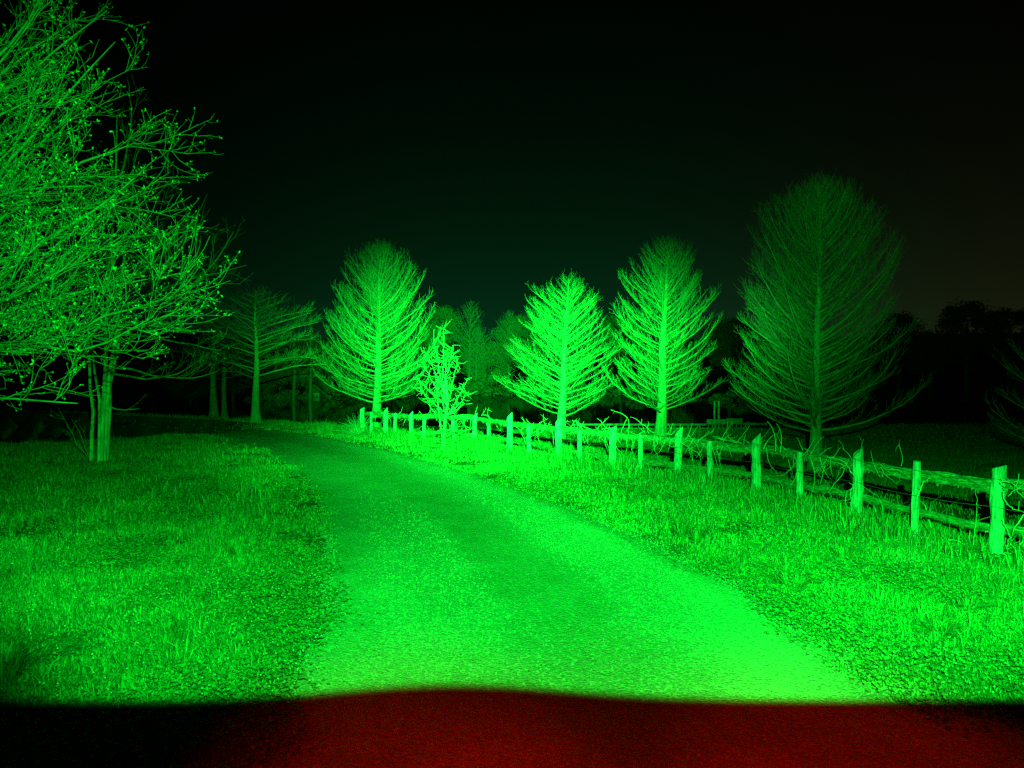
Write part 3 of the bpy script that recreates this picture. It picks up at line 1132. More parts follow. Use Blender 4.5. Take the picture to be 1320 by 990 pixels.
for i, (xp, top, hw, d, lab) in enumerate(FAR):
    x_, y_, z_ = at(xp, d)
    H = CAM_H + W_(488 - top, d) - z_
    r_ = W_(hw, d)
    root = empty("dense_tree", (x_, y_, z_))
    tag(root, lab, "tree", "far trees around the pond")
    ch = min(0.92, max(0.55, 1.9 * r_ / H)) * H
    c_ = link_mesh("crown", (LEAFY_LIT if 330 < xp < 900 else LEAFY)[i % 4], None, root)  # trees inside the beam take the lightened crown
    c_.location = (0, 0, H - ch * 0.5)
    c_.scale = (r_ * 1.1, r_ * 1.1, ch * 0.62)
    c_.rotation_euler = (0, 0, i * 1.7)
    t_ = link_mesh("trunk", TRUNKM, None, root)
    t_.scale = (H * 0.6, H * 0.6, H * 0.8)

# shrubs along the far shore
SHRUB = [leafy_mesh(70 + i, 22, 110, 0.06, 0.8) for i in range(2)]
for me_ in SHRUB:
    me_.materials.append(M['dry'])  # same lightened foliage, with lamp light in its colour
rs = random.Random(5)
for i, xp in enumerate(list(range(345, 960, 34))):
    x0_ = (xp - 660) / 992 * 143
    for yy in np.arange(90, 175, 0.5):
        if poly_inside_dist(np.array([x0_]), np.array([yy]), POND)[0] < -1.0 and yy > 108:
            break
    x_, y_, z_ = at(xp, yy + 1)
    s_ = rs.uniform(1.6, 3.2)
    o = link_mesh("shrub", SHRUB[i % 2], None, loc=(x_, y_, z_ + s_ * 0.25))
    o.scale = (s_ * 1.5, s_ * 1.2, s_ * 0.8)
    o.rotation_euler = (0, 0, i)
    tag(o, "low round shrub in the row along the far shore of the pond", "shrub", "shrubs along the far shore")

# bare snags behind the left trees
for (xp, yt, d, lab) in [(378, 381, 110, "bare pole-like dead trunk rising right of the flat-branched cypress"),
                         (399, 402, 112, "shorter dead trunk between the pole-like one and the round-crowned cypress")]:
    x_, y_, z_ = at(xp, d)
    H = CAM_H + W_(488 - yt, d) - z_
    root = empty("dead_tree", (x_, y_, z_))
    tag(root, lab, "tree", "dead trunks above the left treeline")
    t_ = Tubes()
    t_.add([(0, 0, -.2), (0.2, 0, H * .35), (0.1, 0.1, H * .7), (0.15, 0, H)], [0.3, 0.13], 7)
    link_mesh("trunk", t_.mesh("trunk"), M['cypress'], root)
    c_ = Tubes()
    r_ = random.Random(xp)
    for k_ in range(9):
        zz = H * r_.uniform(0.5, 0.97)
        a_ = r_.random() * 6.28
        L_ = r_.uniform(2, 5)
        p_ = [np.array([0.12, 0, zz])]
        for s_ in range(4):
            p_.append(p_[-1] + L_ / 4 * np.array([math.cos(a_) * .8 + r_.uniform(-.3, .3), math.sin(a_) * .8, r_.uniform(0.2, 0.7)]))
        c_.add(p_, [0.07, 0.02], 4)
    link_mesh("crown", c_.mesh("crown"), M['twig'], root)


# ---- big spreading tree on the left, trunk outside the picture
def spread_tree(root, trunk_pts, trunk_r, limbs, seed, lv1, lv2, lv3, buds, bud_r, min_r=0.0022, wander=0.10, split=(0.9, 0.55), droop=0.0):
    rs = random.Random(seed)
    rv = lambda a_=1.0: np.array([rs.uniform(-a_, a_), rs.uniform(-a_, a_), rs.uniform(-a_, a_)])
    tt = Tubes()
    for p_, r_ in zip(trunk_pts, trunk_r):
        tt.add(p_, r_, 12)
    link_mesh("trunk", tt.mesh("trunk", wobble=0.1), M['smooth_bark'] if 'smooth' in root else M['branch'], root['o'])
    cr = Tubes()
    B = []

    def wavy(p0, d0, L, n_, up, wd):
        pts = [p0]
        d_ = unit(d0)
        for _ in range(n_ - 1):
            d_ = unit(d_ + rv(wd) + np.array([0, 0, up]))
            pts.append(pts[-1] + d_ * L / (n_ - 1))
        return np.array(pts)

    def sample(pts, f):
        k_ = f * (len(pts) - 1)
        a_ = int(min(len(pts) - 2, k_))
        return pts[a_] + (pts[a_ + 1] - pts[a_]) * (k_ - a_), unit(pts[a_ + 1] - pts[a_])

    def side_dir(tg, spread):
        pr_ = rv(1)
        pr_ = unit(pr_ - tg * np.dot(pr_, tg))
        return unit(tg + pr_ * spread)

    for (p0, p1, r0) in limbs:
        p0, p1 = np.array(p0, float), np.array(p1, float)
        L = np.linalg.norm(p1 - p0)
        n_ = 12
        sag = rs.uniform(-0.05, 0.12) * L
        pts = []
        kx, ky = rv(1), rv(1)
        for j in range(n_):
            f = j / (n_ - 1)
            w_ = math.sin(math.pi * f)
            pts.append(p0 + (p1 - p0) * f + np.array([0, 0, -sag]) * w_ + wander * L * 0.8 * (kx * math.sin(2 * math.pi * f) + ky * math.sin(math.pi * f)) * 0.5 + rv(0.012 * L) * w_)
        pts = np.array(pts)
        cr.add(pts, r0 * (1 - np.linspace(0, 1, n_)) ** 0.8 * 0.92 + 0.004, 7)
        for i in range(int(lv1 * L)):
            f = rs.uniform(0.12, 1.0)
            q0, tg = sample(pts, f)
            l1 = L * (0.42 - 0.24 * f) * rs.uniform(0.5, 1.25)
            sdir = side_dir(tg, rs.uniform(0.35, split[0]))
            if sdir[2] < -0.2 and q0[2] < 2.8:
                sdir = unit(sdir * np.array([1, 1, -0.4]))
            sub = wavy(q0, sdir, l1, 7, 0.05 - droop, 0.22)
            r1 = max(0.0042, r0 * (1 - 0.75 * f) * 0.36)
            cr.add(sub, [r1, 0.003], 5)
            for k_ in range(int(lv2 * l1) + 2):
                f2 = rs.uniform(0.1, 1.0)
                s0, tg2 = sample(sub, f2)
                l2 = rs.uniform(0.25, 0.75) * (1.15 - 0.5 * f2)
                tw = wavy(s0, side_dir(tg2, rs.uniform(0.4, 1.0)), l2, 5, 0.06, 0.26)
                cr.add(tw, [0.0042, min_r], 4)
                for m_ in range(int(lv3 * l2) + 1):
                    f3 = rs.uniform(0.2, 1.0)
                    t0, tg3 = sample(tw, f3)
                    l3 = rs.uniform(0.06, 0.24)
                    t1 = wavy(t0, side_dir(tg3, 0.9), l3, 3, 0.1, 0.25)
                    cr.add(t1, [0.0028, min_r * 0.8], 3)
                    if rs.random() < buds:
                        B.append((t1[-1], bud_r * rs.uniform(0.6, 1.3)))
                    if rs.random() < buds * 0.5:
                        B.append((t1[1] + rv(0.012), bud_r * rs.uniform(0.5, 1.0)))
                if rs.random() < buds:
                    B.append((tw[-1], bud_r * rs.uniform(0.7, 1.4)))
    crown = link_mesh("crown", cr.mesh("crown"), M['branch'], root['o'])
    if B:
        c_ = np.array([b_[0] for b_ in B])
        r_ = np.array([b_[1] for b_ in B])
        V_ = []
        for _ in range(3):
            a_ = RNG.normal(size=(len(B), 3)) + np.array([0, 0, 0.4])
            a_ /= np.linalg.norm(a_, axis=1, keepdims=True)
            w_ = np.cross(a_, RNG.normal(size=(len(B), 3)))
            w_ /= np.linalg.norm(w_, axis=1, keepdims=True)
            l_ = (r_ * RNG.uniform(1.1, 3.0, len(B)))[:, None]
            V_.append(np.stack([c_, c_ + a_ * l_ * 0.5 + w_ * l_ * 0.24, c_ + a_ * l_ + w_ * l_ * 0.1, c_ + a_ * l_ * 0.5 - w_ * l_ * 0.24], 1).reshape(-1, 3))
        V_ = np.concatenate(V_)
        link_mesh("young_leaves", np_mesh("young_leaves", V_, [np.arange(len(V_)).reshape(-1, 4)], False), M['bud'], crown)
    return cr.count(), len(B)


BX, BY = -8.3, 9.6
b = (BX, BY, gz(BX, BY))
o = empty("spreading_tree", b)
tag(o, "large spreading tree with small young leaves whose branches fill the upper left", "tree")
loc = np.array(b)


def rel(xp, yp, d):
    return px(xp, yp, d) - loc


trunk = [[(0, 0, -.15), (0.04, 0.0, .8), (0.0, 0.05, 1.6), (0.1, 0, 2.3)], [(0.1, 0, 2.2), (0.0, .15, 3.6), (-.1, .1, 5.2), (.05, 0, 7.2), (.1, 0, 8.6)]]
tr_ = [[0.34, 0.30, 0.25, 0.22], [0.2, 0.15, 0.11, 0.06, 0.02]]
limbs = []


def L(zb, xp, yp, d, r):
    limbs.append(((0.05, 0.02, zb), rel(xp, yp, d), r))


L(4.6, 85, -60, 9.4, 0.036)
L(4.2, 140, 15, 9.8, 0.04)
L(3.9, 150, 55, 9.2, 0.036)
L(3.6, 130, 110, 9.9, 0.032)
L(3.3, 175, 185, 9.5, 0.042)
L(3.0, 190, 215, 8.9, 0.042)
L(2.8, 185, 255, 10.2, 0.036)
L(2.7, 165, 300, 9.2, 0.036)
L(2.6, 212, 385, 9.0, 0.046)
L(2.5, 200, 358, 9.8, 0.036)
L(2.5, 205, 432, 9.0, 0.030)
L(2.6, 198, 408, 8.6, 0.028)
L(2.4, 100, 520, 8.2, 0.030)
L(2.5, 50, 455, 8.8, 0.026)
L(3.2, 120, 240, 8.0, 0.034)
L(3.0, 100, 330, 8.0, 0.034)
L(2.8, 120, 375, 10.8, 0.028)
L(5.2, 60, 60, 10.8, 0.03)
L(4.4, 40, 130, 8.4, 0.03)
L(2.7, 50, 400, 9.2, 0.026)
L(3.6, 90, 190, 11.4, 0.03)
L(5.5, 20, -40, 9, 0.03)
L(4.9, 110, 20, 10.6, 0.028)
L(4.0, 110, 130, 10.6, 0.028)
L(4.8, 60, 0, 9.0, 0.028)
L(3.8, 60, 90, 9.2, 0.028)
L(3.2, 150, 260, 11.0, 0.028)
L(2.8, 110, 300, 10.6, 0.028)
for i in range(13):
    a_ = 1.9 + i * 0.32
    limbs.append(((0, 0, 2.4 + (i % 5) * 0.9), (3.8 * math.cos(a_), 3.8 * math.sin(a_), 3.0 + (i % 4) * 1.5), 0.036))
print("spreading", spread_tree({'o': o}, trunk, tr_, limbs, 77, 3.3, 4.5, 7.0, 0.62, 0.0125, min_r=0.0019))

# ---- multi-stemmed tree standing behind it
d = 19.0
b = at(130, d)
o = empty("crape_myrtle", b)
tag(o, "slender tree of several smooth pale stems standing in the left meadow", "tree")
loc = np.array(b)
stems, srad, limbs = [], [], []


def stem(pts, r):
    stems.append([rel(*p) for p in pts])
    srad.append(np.linspace(r[0], r[1], len(pts)))


stem([(133, 599, 19), (135, 560, 19), (138, 520, 19), (141, 480, 19), (150, 430, 19.1), (158, 360, 19.2), (166, 270, 19.4)], (0.070, 0.025))
stem([(129, 599, 18.9), (131, 560, 18.9), (133, 520, 18.9), (136, 480, 18.9), (137, 420, 18.8), (142, 350, 18.8), (150, 240, 18.9), (152, 150, 19)], (0.07, 0.018))
stem([(136, 598, 19.1), (139, 550, 19.1), (141, 523, 19.1), (141, 500, 19.1), (146, 475, 19.1), (156, 430, 19.2)], (0.060, 0.035))
stem([(117, 596, 19.2), (118, 560, 19.2), (120, 530, 19.2), (116, 500, 19.1), (115, 450, 19.1), (112, 380, 19), (105, 290, 19)], (0.052, 0.015))
stem([(127, 596, 18.8), (128, 550, 18.8), (128, 515, 18.8), (122, 480, 18.8), (118, 440, 18.7), (108, 380, 18.6)], (0.045, 0.012))


def L2(a_, b_, r):
    limbs.append((rel(*a_), rel(*b_), r))


L2((158, 365, 19.2), (268, 250, 19.4), 0.028)
L2((158, 400, 19.2), (302, 298, 19), 0.032)
L2((160, 395, 19.2), (318, 342, 19.5), 0.024)
L2((166, 270, 19.4), (222, 228, 19.6), 0.018)
L2((160, 330, 19.2), (262, 290, 18.8), 0.022)
L2((150, 430, 19.1), (285, 452, 19), 0.022)
L2((146, 470, 19.1), (282, 478, 19.2), 0.017)
L2((141, 480, 19), (262, 462, 18.7), 0.017)
L2((141, 523, 19.1), (180, 527, 19.3), 0.011)
L2((150, 240, 18.9), (165, 100, 19.2), 0.018)
L2((152, 300, 18.9), (190, 180, 19), 0.02)
L2((140, 350, 18.8), (120, 200, 19), 0.02)
L2((112, 380, 19), (60, 260, 19.2), 0.018)
L2((118, 440, 18.7), (60, 390, 18.4), 0.016)
L2((105, 290, 19), (85, 180, 19), 0.014)
L2((150, 380, 19), (200, 300, 20.5), 0.02)
L2((142, 350, 18.8), (210, 260, 17.6), 0.02)
L2((117, 594, 19.2), (92, 540, 19.3), 0.009)
L2((118, 594, 19.2), (75, 525, 19.0), 0.009)
limbs = [(a_, b_, r_ * 1.6) for a_, b_, r_ in limbs]
print("crape", spread_tree({'o': o, 'smooth': 1}, stems, srad, limbs, 78, 2.4, 2.6, 3.0, 0.10, 0.02, wander=0.14))

# ------------------------------------------------------------------ fence
def post_mesh(wd, dp, h, slant, seed):
    rs = random.Random(seed)
    rows, k = 9, 8
    V = []
    for i in range(rows):
        f = i / (rows - 1)
        for j in range(k):
            a_ = j / k * 2 * math.pi + math.pi / k
            # squarish section
            c_, s_ = math.cos(a_), math.sin(a_)
            m_ = max(abs(c_), abs(s_))
            sx_ = c_ / m_ * wd / 2 * (1.0 if m_ > 0.95 else 0.94)
            sy_ = s_ / m_ * dp / 2
            z_ = -0.12 + (h + 0.12) * f
            if i == rows - 1:
                z_ = h + slant * (sx_ / wd) - 0.25 * abs(slant)
                z_ -= rs.uniform(0, 0.015)
            jt = 0.07 * wd
            V.append((sx_ * (1 - 0.06 * f) + rs.uniform(-jt, jt), sy_ + rs.uniform(-jt, jt), z_))
    F4 = [[i * k + j, i * k + (j + 1) % k, (i + 1) * k + (j + 1) % k, (i + 1) * k + j] for i in range(rows - 1) for j in range(k)]
    cap = [[(rows - 1) * k + j for j in range(k)]]
    me = np_mesh("post", np.array(V), [np.array(F4), np.array(cap)], False)
    return me


def rough_bar(p0, p1, r, seed, sides=9, n=16, ecc=0.75, flake=0.0):
    """split log: a tapering, bowed, chipped bar"""
    rs = np.random.default_rng(seed)
    p0, p1 = np.array(p0, float), np.array(p1, float)
    f = np.linspace(0, 1, n)
    ax = p1 - p0
    Ln = np.linalg.norm(ax)
    ax = ax / Ln
    side = unit(np.cross(ax, [0, 0, 1]))
    up = np.cross(side, ax)
    bow = np.sin(np.pi * f) * rs.uniform(-0.035, 0.02) + 0.008 * np.sin(f * 11 + rs.random() * 6)
    prof_ = 1 + 0.10 * rs.normal(size=sides)
    V = []
    for i in range(n):
        rr_ = r * (1 + 0.10 * math.sin(f[i] * 5 + seed) + 0.05 * rs.normal())
        if i in (0, n - 1):
            rr_ *= 0.7
        for j in range(sides):
            a_ = j / sides * 2 * math.pi
            q_ = rr_ * prof_[j] * (1 + 0.10 * rs.normal())
            V.append(p0 + ax * Ln * f[i] + side * math.cos(a_) * q_ * ecc + up * (math.sin(a_) * q_ + bow[i]))
    V = np.array(V)
    F4 = [[i * sides + j, i * sides + (j + 1) % sides, (i + 1) * sides + (j + 1) % sides, (i + 1) * sides + j] for i in range(n - 1) for j in range(sides)]
    caps = [[j for j in range(sides)][::-1], [(n - 1) * sides + j for j in range(sides)]]
    extra_v, extra_f = [], []
    # hanging flakes of bark and moss
    if flake:
        nf = int(flake * Ln)
        for _ in range(nf):
            t = rs.random()
            c_ = p0 + ax * Ln * t - up * r * (0.7 + 0.5 * rs.random()) - side * r * 0.5
            s_ = rs.uniform(0.012, 0.04)
            a_ = ax * s_ * rs.uniform(0.6, 1.6)
            d_ = -up * s_ * rs.uniform(0.4, 1.6) + side * rs.uniform(-.4, .4) * s_
            extra_v += [c_ - a_ + up * s_, c_ + a_ + up * s_, c_ + d_]
    if extra_v:
        nb = len(V)
        V = np.concatenate([V, np.array(extra_v)])
        ef = nb + np.arange(len(extra_v)).reshape(-1, 3)
        return np_mesh("rail", V, [np.array(F4), np.array(caps), ef], False)
    return np_mesh("rail", V, [np.array(F4), np.array(caps)], False)


fence = empty("rail_fence", (PW[2][0], PW[2][1], 0))
tag(fence, "weathered split-rail fence with alternating wide and narrow posts curving away from the right", "fence")
FO = np.array(fence.location)
wides = []
for i, (x_, y_, h_, wide, wd) in enumerate(PW):
    z_ = gz(x_, y_)
    rs = random.Random(900 + i)
    slant = (0.16 if i != 2 else 0.05) * (1 if wide else 0.0) * rs.choice([1, 1, 1, 0.6])
    wd = max(wd, 0.12 if wide else 0.075)
    me = post_mesh(wd, wd * (0.75 if wide else 0.8), h_ + 0.03 - z_, slant, 900 + i)
    o = link_mesh("post", me, M['wood'], fence, (x_ - FO[0], y_ - FO[1], z_ - FO[2]))
    ln_ = R(rs.uniform(-1.5, 3.5)) if not wide else R(rs.uniform(-1, 2.5))
    o.rotation_euler = (R(rs.uniform(-2, 2)), ln_, R(rs.uniform(-12, 12)) - math.atan2(x_ - LX, y_))
    if wide:
        wides.append(i)
for k_ in range(len(wides) - 1):
    i0, i1 = wides[k_], wides[k_ + 1]
    a_, b_ = PW[i0], PW[i1]
    dirv = unit(np.array([b_[0] - a_[0], b_[1] - a_[1], 0]))
    back = np.array([dirv[1], -dirv[0], 0])
    if back[1] < 0:
        back = -back
    for lv, (zt, rr_) in enumerate([(0.84, 0.068), (0.335, 0.052)]):
        rs = random.Random(k_ * 7 + lv)
        p0 = np.array([a_[0], a_[1], zt + gz(a_[0], a_[1]) * 0.5 + rs.uniform(-.03, .03)]) + back * 0.085 - dirv * 0.06
        p1 = np.array([b_[0], b_[1], zt + rs.uniform(-.03, .03)]) + back * (0.085 + 0.02) + dirv * 0.06
        p0[2] -= 0.02 * (k_ % 2)
        me = rough_bar(p0 - FO, p1 - FO, rr_, 300 + k_ * 2 + lv, flake=(26 if lv == 0 else 14) * (1 if k_ < 4 else 0.4))
        link_mesh("rail", me, M['rail'], fence)
# strands of wire along the rails
for zt in (0.93, 0.60):
    t_ = Tubes()
    pts = []
    for i in range(len(PW) - 1):
        a_, b_ = PW[i], PW[i + 1]
        for f in np.linspace(0, 1, 6)[:-1]:
            sag = -0.03 * math.sin(math.pi * f) if zt > 0.8 else -0.015 * math.sin(math.pi * f)
            pts.append(np.array([a_[0] + (b_[0] - a_[0]) * f, a_[1] + (b_[1] - a_[1]) * f, zt + sag]) - FO + np.array([-0.05, -0.07, 0]))
    t_.add(np.array(pts), [0.002, 0.002], 4)
    for i in range(2, len(pts), 3):
        p_ = pts[i]
        for s_ in (-1, 1):
            t_.add([p_ + np.array([-0.01, 0, -0.014 * s_]), p_ + np.array([0.01, 0, 0.014 * s_])], [0.0016, 0.0012], 3)
    link_mesh("wire", t_.mesh("wire"), M['wire'], fence)


# ------------------------------------------------------------------ vines
def fence_pt(xp, z_, off=0.0):
    """point along the fence line at photo column xp"""
    for i in range(len(PW) - 1):
        a_, b_ = PW[i], PW[i + 1]
        xa, xb = 660 + a_[0] / a_[1] * 992, 660 + b_[0] / b_[1] * 992
        if xb <= xp <= xa:
            f = (xa - xp) / (xa - xb)
            return np.array([a_[0] + (b_[0] - a_[0]) * f, a_[1] + (b_[1] - a_[1]) * f - off, z_])
    i = 0 if xp > 1300 else -1
    return np.array([PW[i][0], PW[i][1] - off, z_])


def vine(t_, p0, d0, L, r, rs, grav=-0.03, wd=0.30, spurs=4.0, n=None):
    n = n or max(6, int(L / 0.09))
    pts = [np.array(p0)]
    d_ = unit(np.array(d0, float))
    for i in range(n - 1):
        d_ = unit(d_ + np.array([rs.gauss(0, wd), rs.gauss(0, wd) * 0.6, rs.gauss(0, wd) + grav]))
        pts.append(pts[-1] + d_ * L / (n - 1))
    pts = np.array(pts)
    t_.add(pts, [r, r * 0.35], 5)
    for _ in range(int(spurs * L)):
        k_ = rs.randrange(1, n - 1)
        sd = unit(np.array([rs.gauss(0, 1), rs.gauss(0, .7), rs.gauss(0.3, 1)]))
        ln_ = rs.uniform(0.04, 0.20)
        a_ = pts[k_]
        b_ = a_ + sd * ln_ * .5
        c_ = b_ + unit(sd + np.array([rs.gauss(0, .5), rs.gauss(0, .5), rs.gauss(0, .5)])) * ln_ * .5
        t_.add([a_, b_, c_], [r * 0.5, r * 0.25], 4)
    return pts


VG = "bare vines tangled over the fence"
VINES = [  # columns from-to, runners, hanging, up shoots, thickness, label
    (745, 800, 22, 12, 7, 0.009, "dense bare vine tangle on the wide post between the brightest and oval cypress"),
    (800, 872, 26, 12, 9, 0.009, "thick mat of bare vine right in front of the oval cypress trunk"),
    (873, 935, 24, 14, 8, 0.009, "bare vine hanging in loops just right of the oval cypress trunk"),
    (935, 1031, 12, 8, 9, 0.008, "vine with long arching shoots standing up left of the tallest cypress trunk"),
    (1031, 1104, 14, 9, 9, 0.0075, "loose vine looping over the top rail in front of the tallest cypress trunk"),
    (1108, 1172, 3, 3, 4, 0.006, "sparse vine shoot reaching right past the second wide post from the right edge"),
    (640, 745, 12, 10, 9, 0.009, "short knobbly vine stubs along the rail left of the brightest cypress"),
    (578, 640, 12, 8, 6, 0.009, "vine creeping along the rail just right of the vine-covered sapling"),
    (480, 560, 14, 8, 6, 0.009, "vine arching over the far end of the fence left of the vine-covered sapling"),
]
for vi, (x0, x1, nr, nh, nu, th, lab) in enumerate(VINES):
    rs = random.Random(600 + vi)
    b0 = fence_pt((x0 + x1) / 2, 0)
    root = empty("vine", (b0[0], b0[1], gz(b0[0], b0[1])))
    tag(root, lab, "vine", VG)
    off = np.array(root.location)
    t_ = Tubes()
    a_, b_ = fence_pt(x0, 0), fence_pt(x1, 0)
    dirv = unit(b_ - a_)
    span = np.linalg.norm(b_ - a_)
    nr, nh, nu = int(nr * 0.5), int(nh * 0.7), int(nu * 0.8)
    for i in range(nr):
        xc = rs.uniform(x0, x1)
        p = fence_pt(xc, rs.uniform(0.78, 0.99), rs.uniform(-0.05, 0.14)) - off
        sg = rs.choice([-1, 1])
        vine(t_, p, dirv * sg + np.array([0, 0, rs.uniform(-.2, .45)]), rs.uniform(0.35, 1.0) * min(1, span), 0.8 * th * rs.uniform(0.6, 1.1), rs, grav=-0.03)
    for i in range(nh):
        p = fence_pt(rs.uniform(x0, x1), rs.uniform(0.75, 0.92), rs.uniform(0.02, 0.14)) - off
        vine(t_, p, (rs.uniform(-.5, .5), -.1, -1), rs.uniform(0.15, 0.62), th * 0.75, rs, grav=-0.12, wd=0.22, spurs=5)
    for i in range(nu):
        p = fence_pt(rs.uniform(x0, x1), rs.uniform(0.85, 0.95), rs.uniform(-0.05, 0.1)) - off
        vine(t_, p, (rs.uniform(-1, 1), 0, 0.9), rs.uniform(0.15, 0.42), th * 0.6, rs, grav=0.0, wd=0.2, spurs=6)
    if x0 == 935:
        for (xa, ya, xb, yb) in [(1000, 592, 989, 545), (1006, 590, 1001, 548), (984, 580, 1005, 560)]:
            p = fence_pt(xa, 0.85, 0.05)
            q = px(xb, yb - 2, p[1])
            mid = (p + q) / 2 + np.array([0.10 if xa > 990 else -.06, 0, 0.10])
            arr = [p * (1 - f) ** 2 + 2 * mid * f * (1 - f) + q * f * f - off for f in np.linspace(0, 1, 10)]
            t_.add(arr, [0.009, 0.003], 5)
    link_mesh("stems", t_.mesh("stems"), M['vine'], root)


def path_thing(name, label, cat, paths, mat, group=None, seed=1, spurs=4):
    """a thing drawn by a few main stems laid out on the site plan"""
    rs = random.Random(seed)
    first = px(*paths[0][0][0])
    root = empty(name, (first[0], first[1], gz(first[0], first[1])))
    tag(root, label, cat, group)
    off = np.array(root.location)
    t_ = Tubes()
    for pts, r in paths:
        P_ = np.array([px(*p) for p in pts]) - off
        f = np.linspace(0, len(P_) - 1, 5 * len(P_))
        P_ = np.stack([np.interp(f, np.arange(len(P_)), P_[:, k]) for k in range(3)], 1)
        for _ in range(3):
            P_[1:-1] = (P_[:-2] + 2 * P_[1:-1] + P_[2:]) / 4
        P_ += RNG.normal(size=P_.shape) * 0.006
        t_.add(P_, [r, r * 0.4], 5)
        t_ = Tubes()
        t_.add(P_, [r, r * 0.4], 5)
        for _ in range(int(spurs * np.linalg.norm(P_[-1] - P_[0]) + 2)):
            k_ = rs.randrange(1, len(P_) - 1)
            d_ = unit(np.array([rs.gauss(0, 1), rs.gauss(0, .6), rs.gauss(0.2, 1)]))
            l_ = rs.uniform(0.05, 0.16)
            t_.add([P_[k_], P_[k_] + d_ * l_ * .6, P_[k_] + d_ * l_ + np.array([rs.gauss(0, .02), 0, rs.gauss(0, .02)])], [r * .5, r * .25], 4)
        link_mesh("stem", t_.mesh("stem"), mat, root)
    return root


path_thing("vine", "pale vine curling in big loops right of the last post at the right edge", "vine", [
    ([(1288, 622, 8.9), (1302, 620, 8.8), (1318, 640, 8.6), (1340, 650, 8.4)], 0.010),
    ([(1296, 625, 8.8), (1293, 640, 8.8), (1304, 656, 8.7), (1325, 662, 8.5)], 0.009),
    ([(1292, 668, 8.8), (1302, 690, 8.8), (1310, 720, 8.7)], 0.007),
    ([(1328, 655, 8.5), (1310, 680, 8.6), (1300, 700, 8.7), (1297, 722, 8.8)], 0.009),
    ([(1330, 680, 8.4), (1316, 702, 8.5), (1305, 719, 8.6), (1288, 727, 8.8), (1272, 731, 8.8)], 0.009),
    ([(1330, 700, 8.4), (1318, 715, 8.5), (1322, 730, 8.4)], 0.006),
    ([(1300, 640, 8.7), (1312, 628, 8.6), (1330, 634, 8.5)], 0.006)], M['vine'], VG, 5, 6)
path_thing("fallen_stem", "dead vine stem lying across the grass left of the last post at the right edge", "branch", [
    ([(1148, 709, 9.35), (1165, 705, 9.4), (1185, 700, 9.5), (1210, 699, 9.5), (1222, 698, 9.5)], 0.006),
    ([(1222, 698, 9.5), (1234, 696, 9.5), (1246, 703, 9.4), (1262, 714, 9.3)], 0.007),
    ([(1222, 698, 9.5), (1228, 710, 9.3), (1234, 722, 9.15), (1226, 731, 9.0)], 0.008),
    ([(1254, 708, 9.3), (1257, 690, 9.35), (1260, 650, 9.4), (1258, 626, 9.4)], 0.005)], M['vine'], None, 6, 3)
path_thing("vine", "single bare vine stem leaning on the narrow post second from the right edge", "vine", [
    ([(1182, 644, 9.8), (1187, 630, 9.8), (1191, 622, 9.8), (1200, 616, 9.8)], 0.011)], M['vine'], VG, 7, 2)
path_thing("vine", "pair of vine stems climbing the second wide post from the right edge", "vine", [
    ([(1100, 668, 11.1), (1097, 648, 11.1), (1096, 634, 11.1), (1104, 622, 11.1), (1098, 606, 11.1), (1088, 594, 11.1), (1066, 588, 11.3)], 0.010),
    ([(1092, 670, 11.1), (1090, 645, 11.1), (1091, 634, 11.1), (1099, 629, 11.1)], 0.008)], M['vine'], VG, 8, 4)

# vine-covered sapling in front of the fence
d = 22.0
b = at(573, d)
root = empty("sapling", b)
tag(root, "bright shrubby sapling bristling with short spurs, growing up through the fence", "sapling")
off = np.array(b)
rs = random.Random(66)
tt = Tubes()
tt.add(np.array([px(573, 592, d), px(572, 565, d), px(574, 540, d), px(577, 520, d), px(575, 490, d)]) - off, [0.06, 0.03], 8)
tt.add(np.array([px(568, 592, d), px(570, 565, d), px(566, 535, d), px(563, 505, d)]) - off, [0.035, 0.015], 7)
link_mesh("trunk", tt.mesh("trunk"), M['sap'], root)
cr = Tubes()
tips = [(572, 424), (590, 462), (547, 470), (603, 488), (560, 440), (598, 520), (541, 500), (584, 445), (552, 520), (575, 455), (595, 540), (550, 455),
        (604, 505), (537, 485), (612, 552)]
for i, (tx, ty) in enumerate(tips):
    by = min(575, 0.5 * ty + 0.5 * 560 + rs.uniform(-8, 25))
    p0 = px(572 + rs.uniform(-4, 4), by, d) - off
    p1 = px(tx, ty, d + rs.uniform(-0.7, 0.7)) - off
    mid = (p0 + p1) / 2 + np.array([0, 0, -0.15])
    pts = np.array([p0 * (1 - f) ** 2 + 2 * mid * f * (1 - f) + p1 * f * f for f in np.linspace(0, 1, 14)])
    pts[1:] += np.array([[rs.gauss(0, .011) for _ in range(3)] for _ in range(13)])
    cr.add(pts, [0.013, 0.005], 6)
    Ln = np.linalg.norm(p1 - p0)
    for _ in range(int(24 * Ln)):
        k_ = rs.randrange(1, 14)
        dd = unit(np.array([rs.gauss(0, 1), rs.gauss(0, 1), rs.gauss(0.5, .8)]))
        l_ = rs.uniform(0.08, 0.42)
        a_ = pts[k_]
        m_ = a_ + dd * l_ * .55
        e_ = m_ + unit(dd + np.array([rs.gauss(0, .6), rs.gauss(0, .6), rs.gauss(0.3, .5)])) * l_ * .45
        cr.add([a_, m_, e_], [0.0055, 0.003], 4)
for _ in range(90):   # leafy tangle at its foot
    p0 = px(rs.gauss(570, 12), rs.uniform(548, 590), d + rs.uniform(-.4, .3)) - off
    dd = unit(np.array([rs.gauss(0, 1), rs.gauss(0, 1), rs.gauss(0.2, .8)]))
    cr.add([p0, p0 + dd * .1, p0 + dd * .2 + np.array([0, 0, rs.uniform(-.05, .05)])], [0.007, 0.004], 3)
link_mesh("crown", cr.mesh("crown"), M['sap'], root)

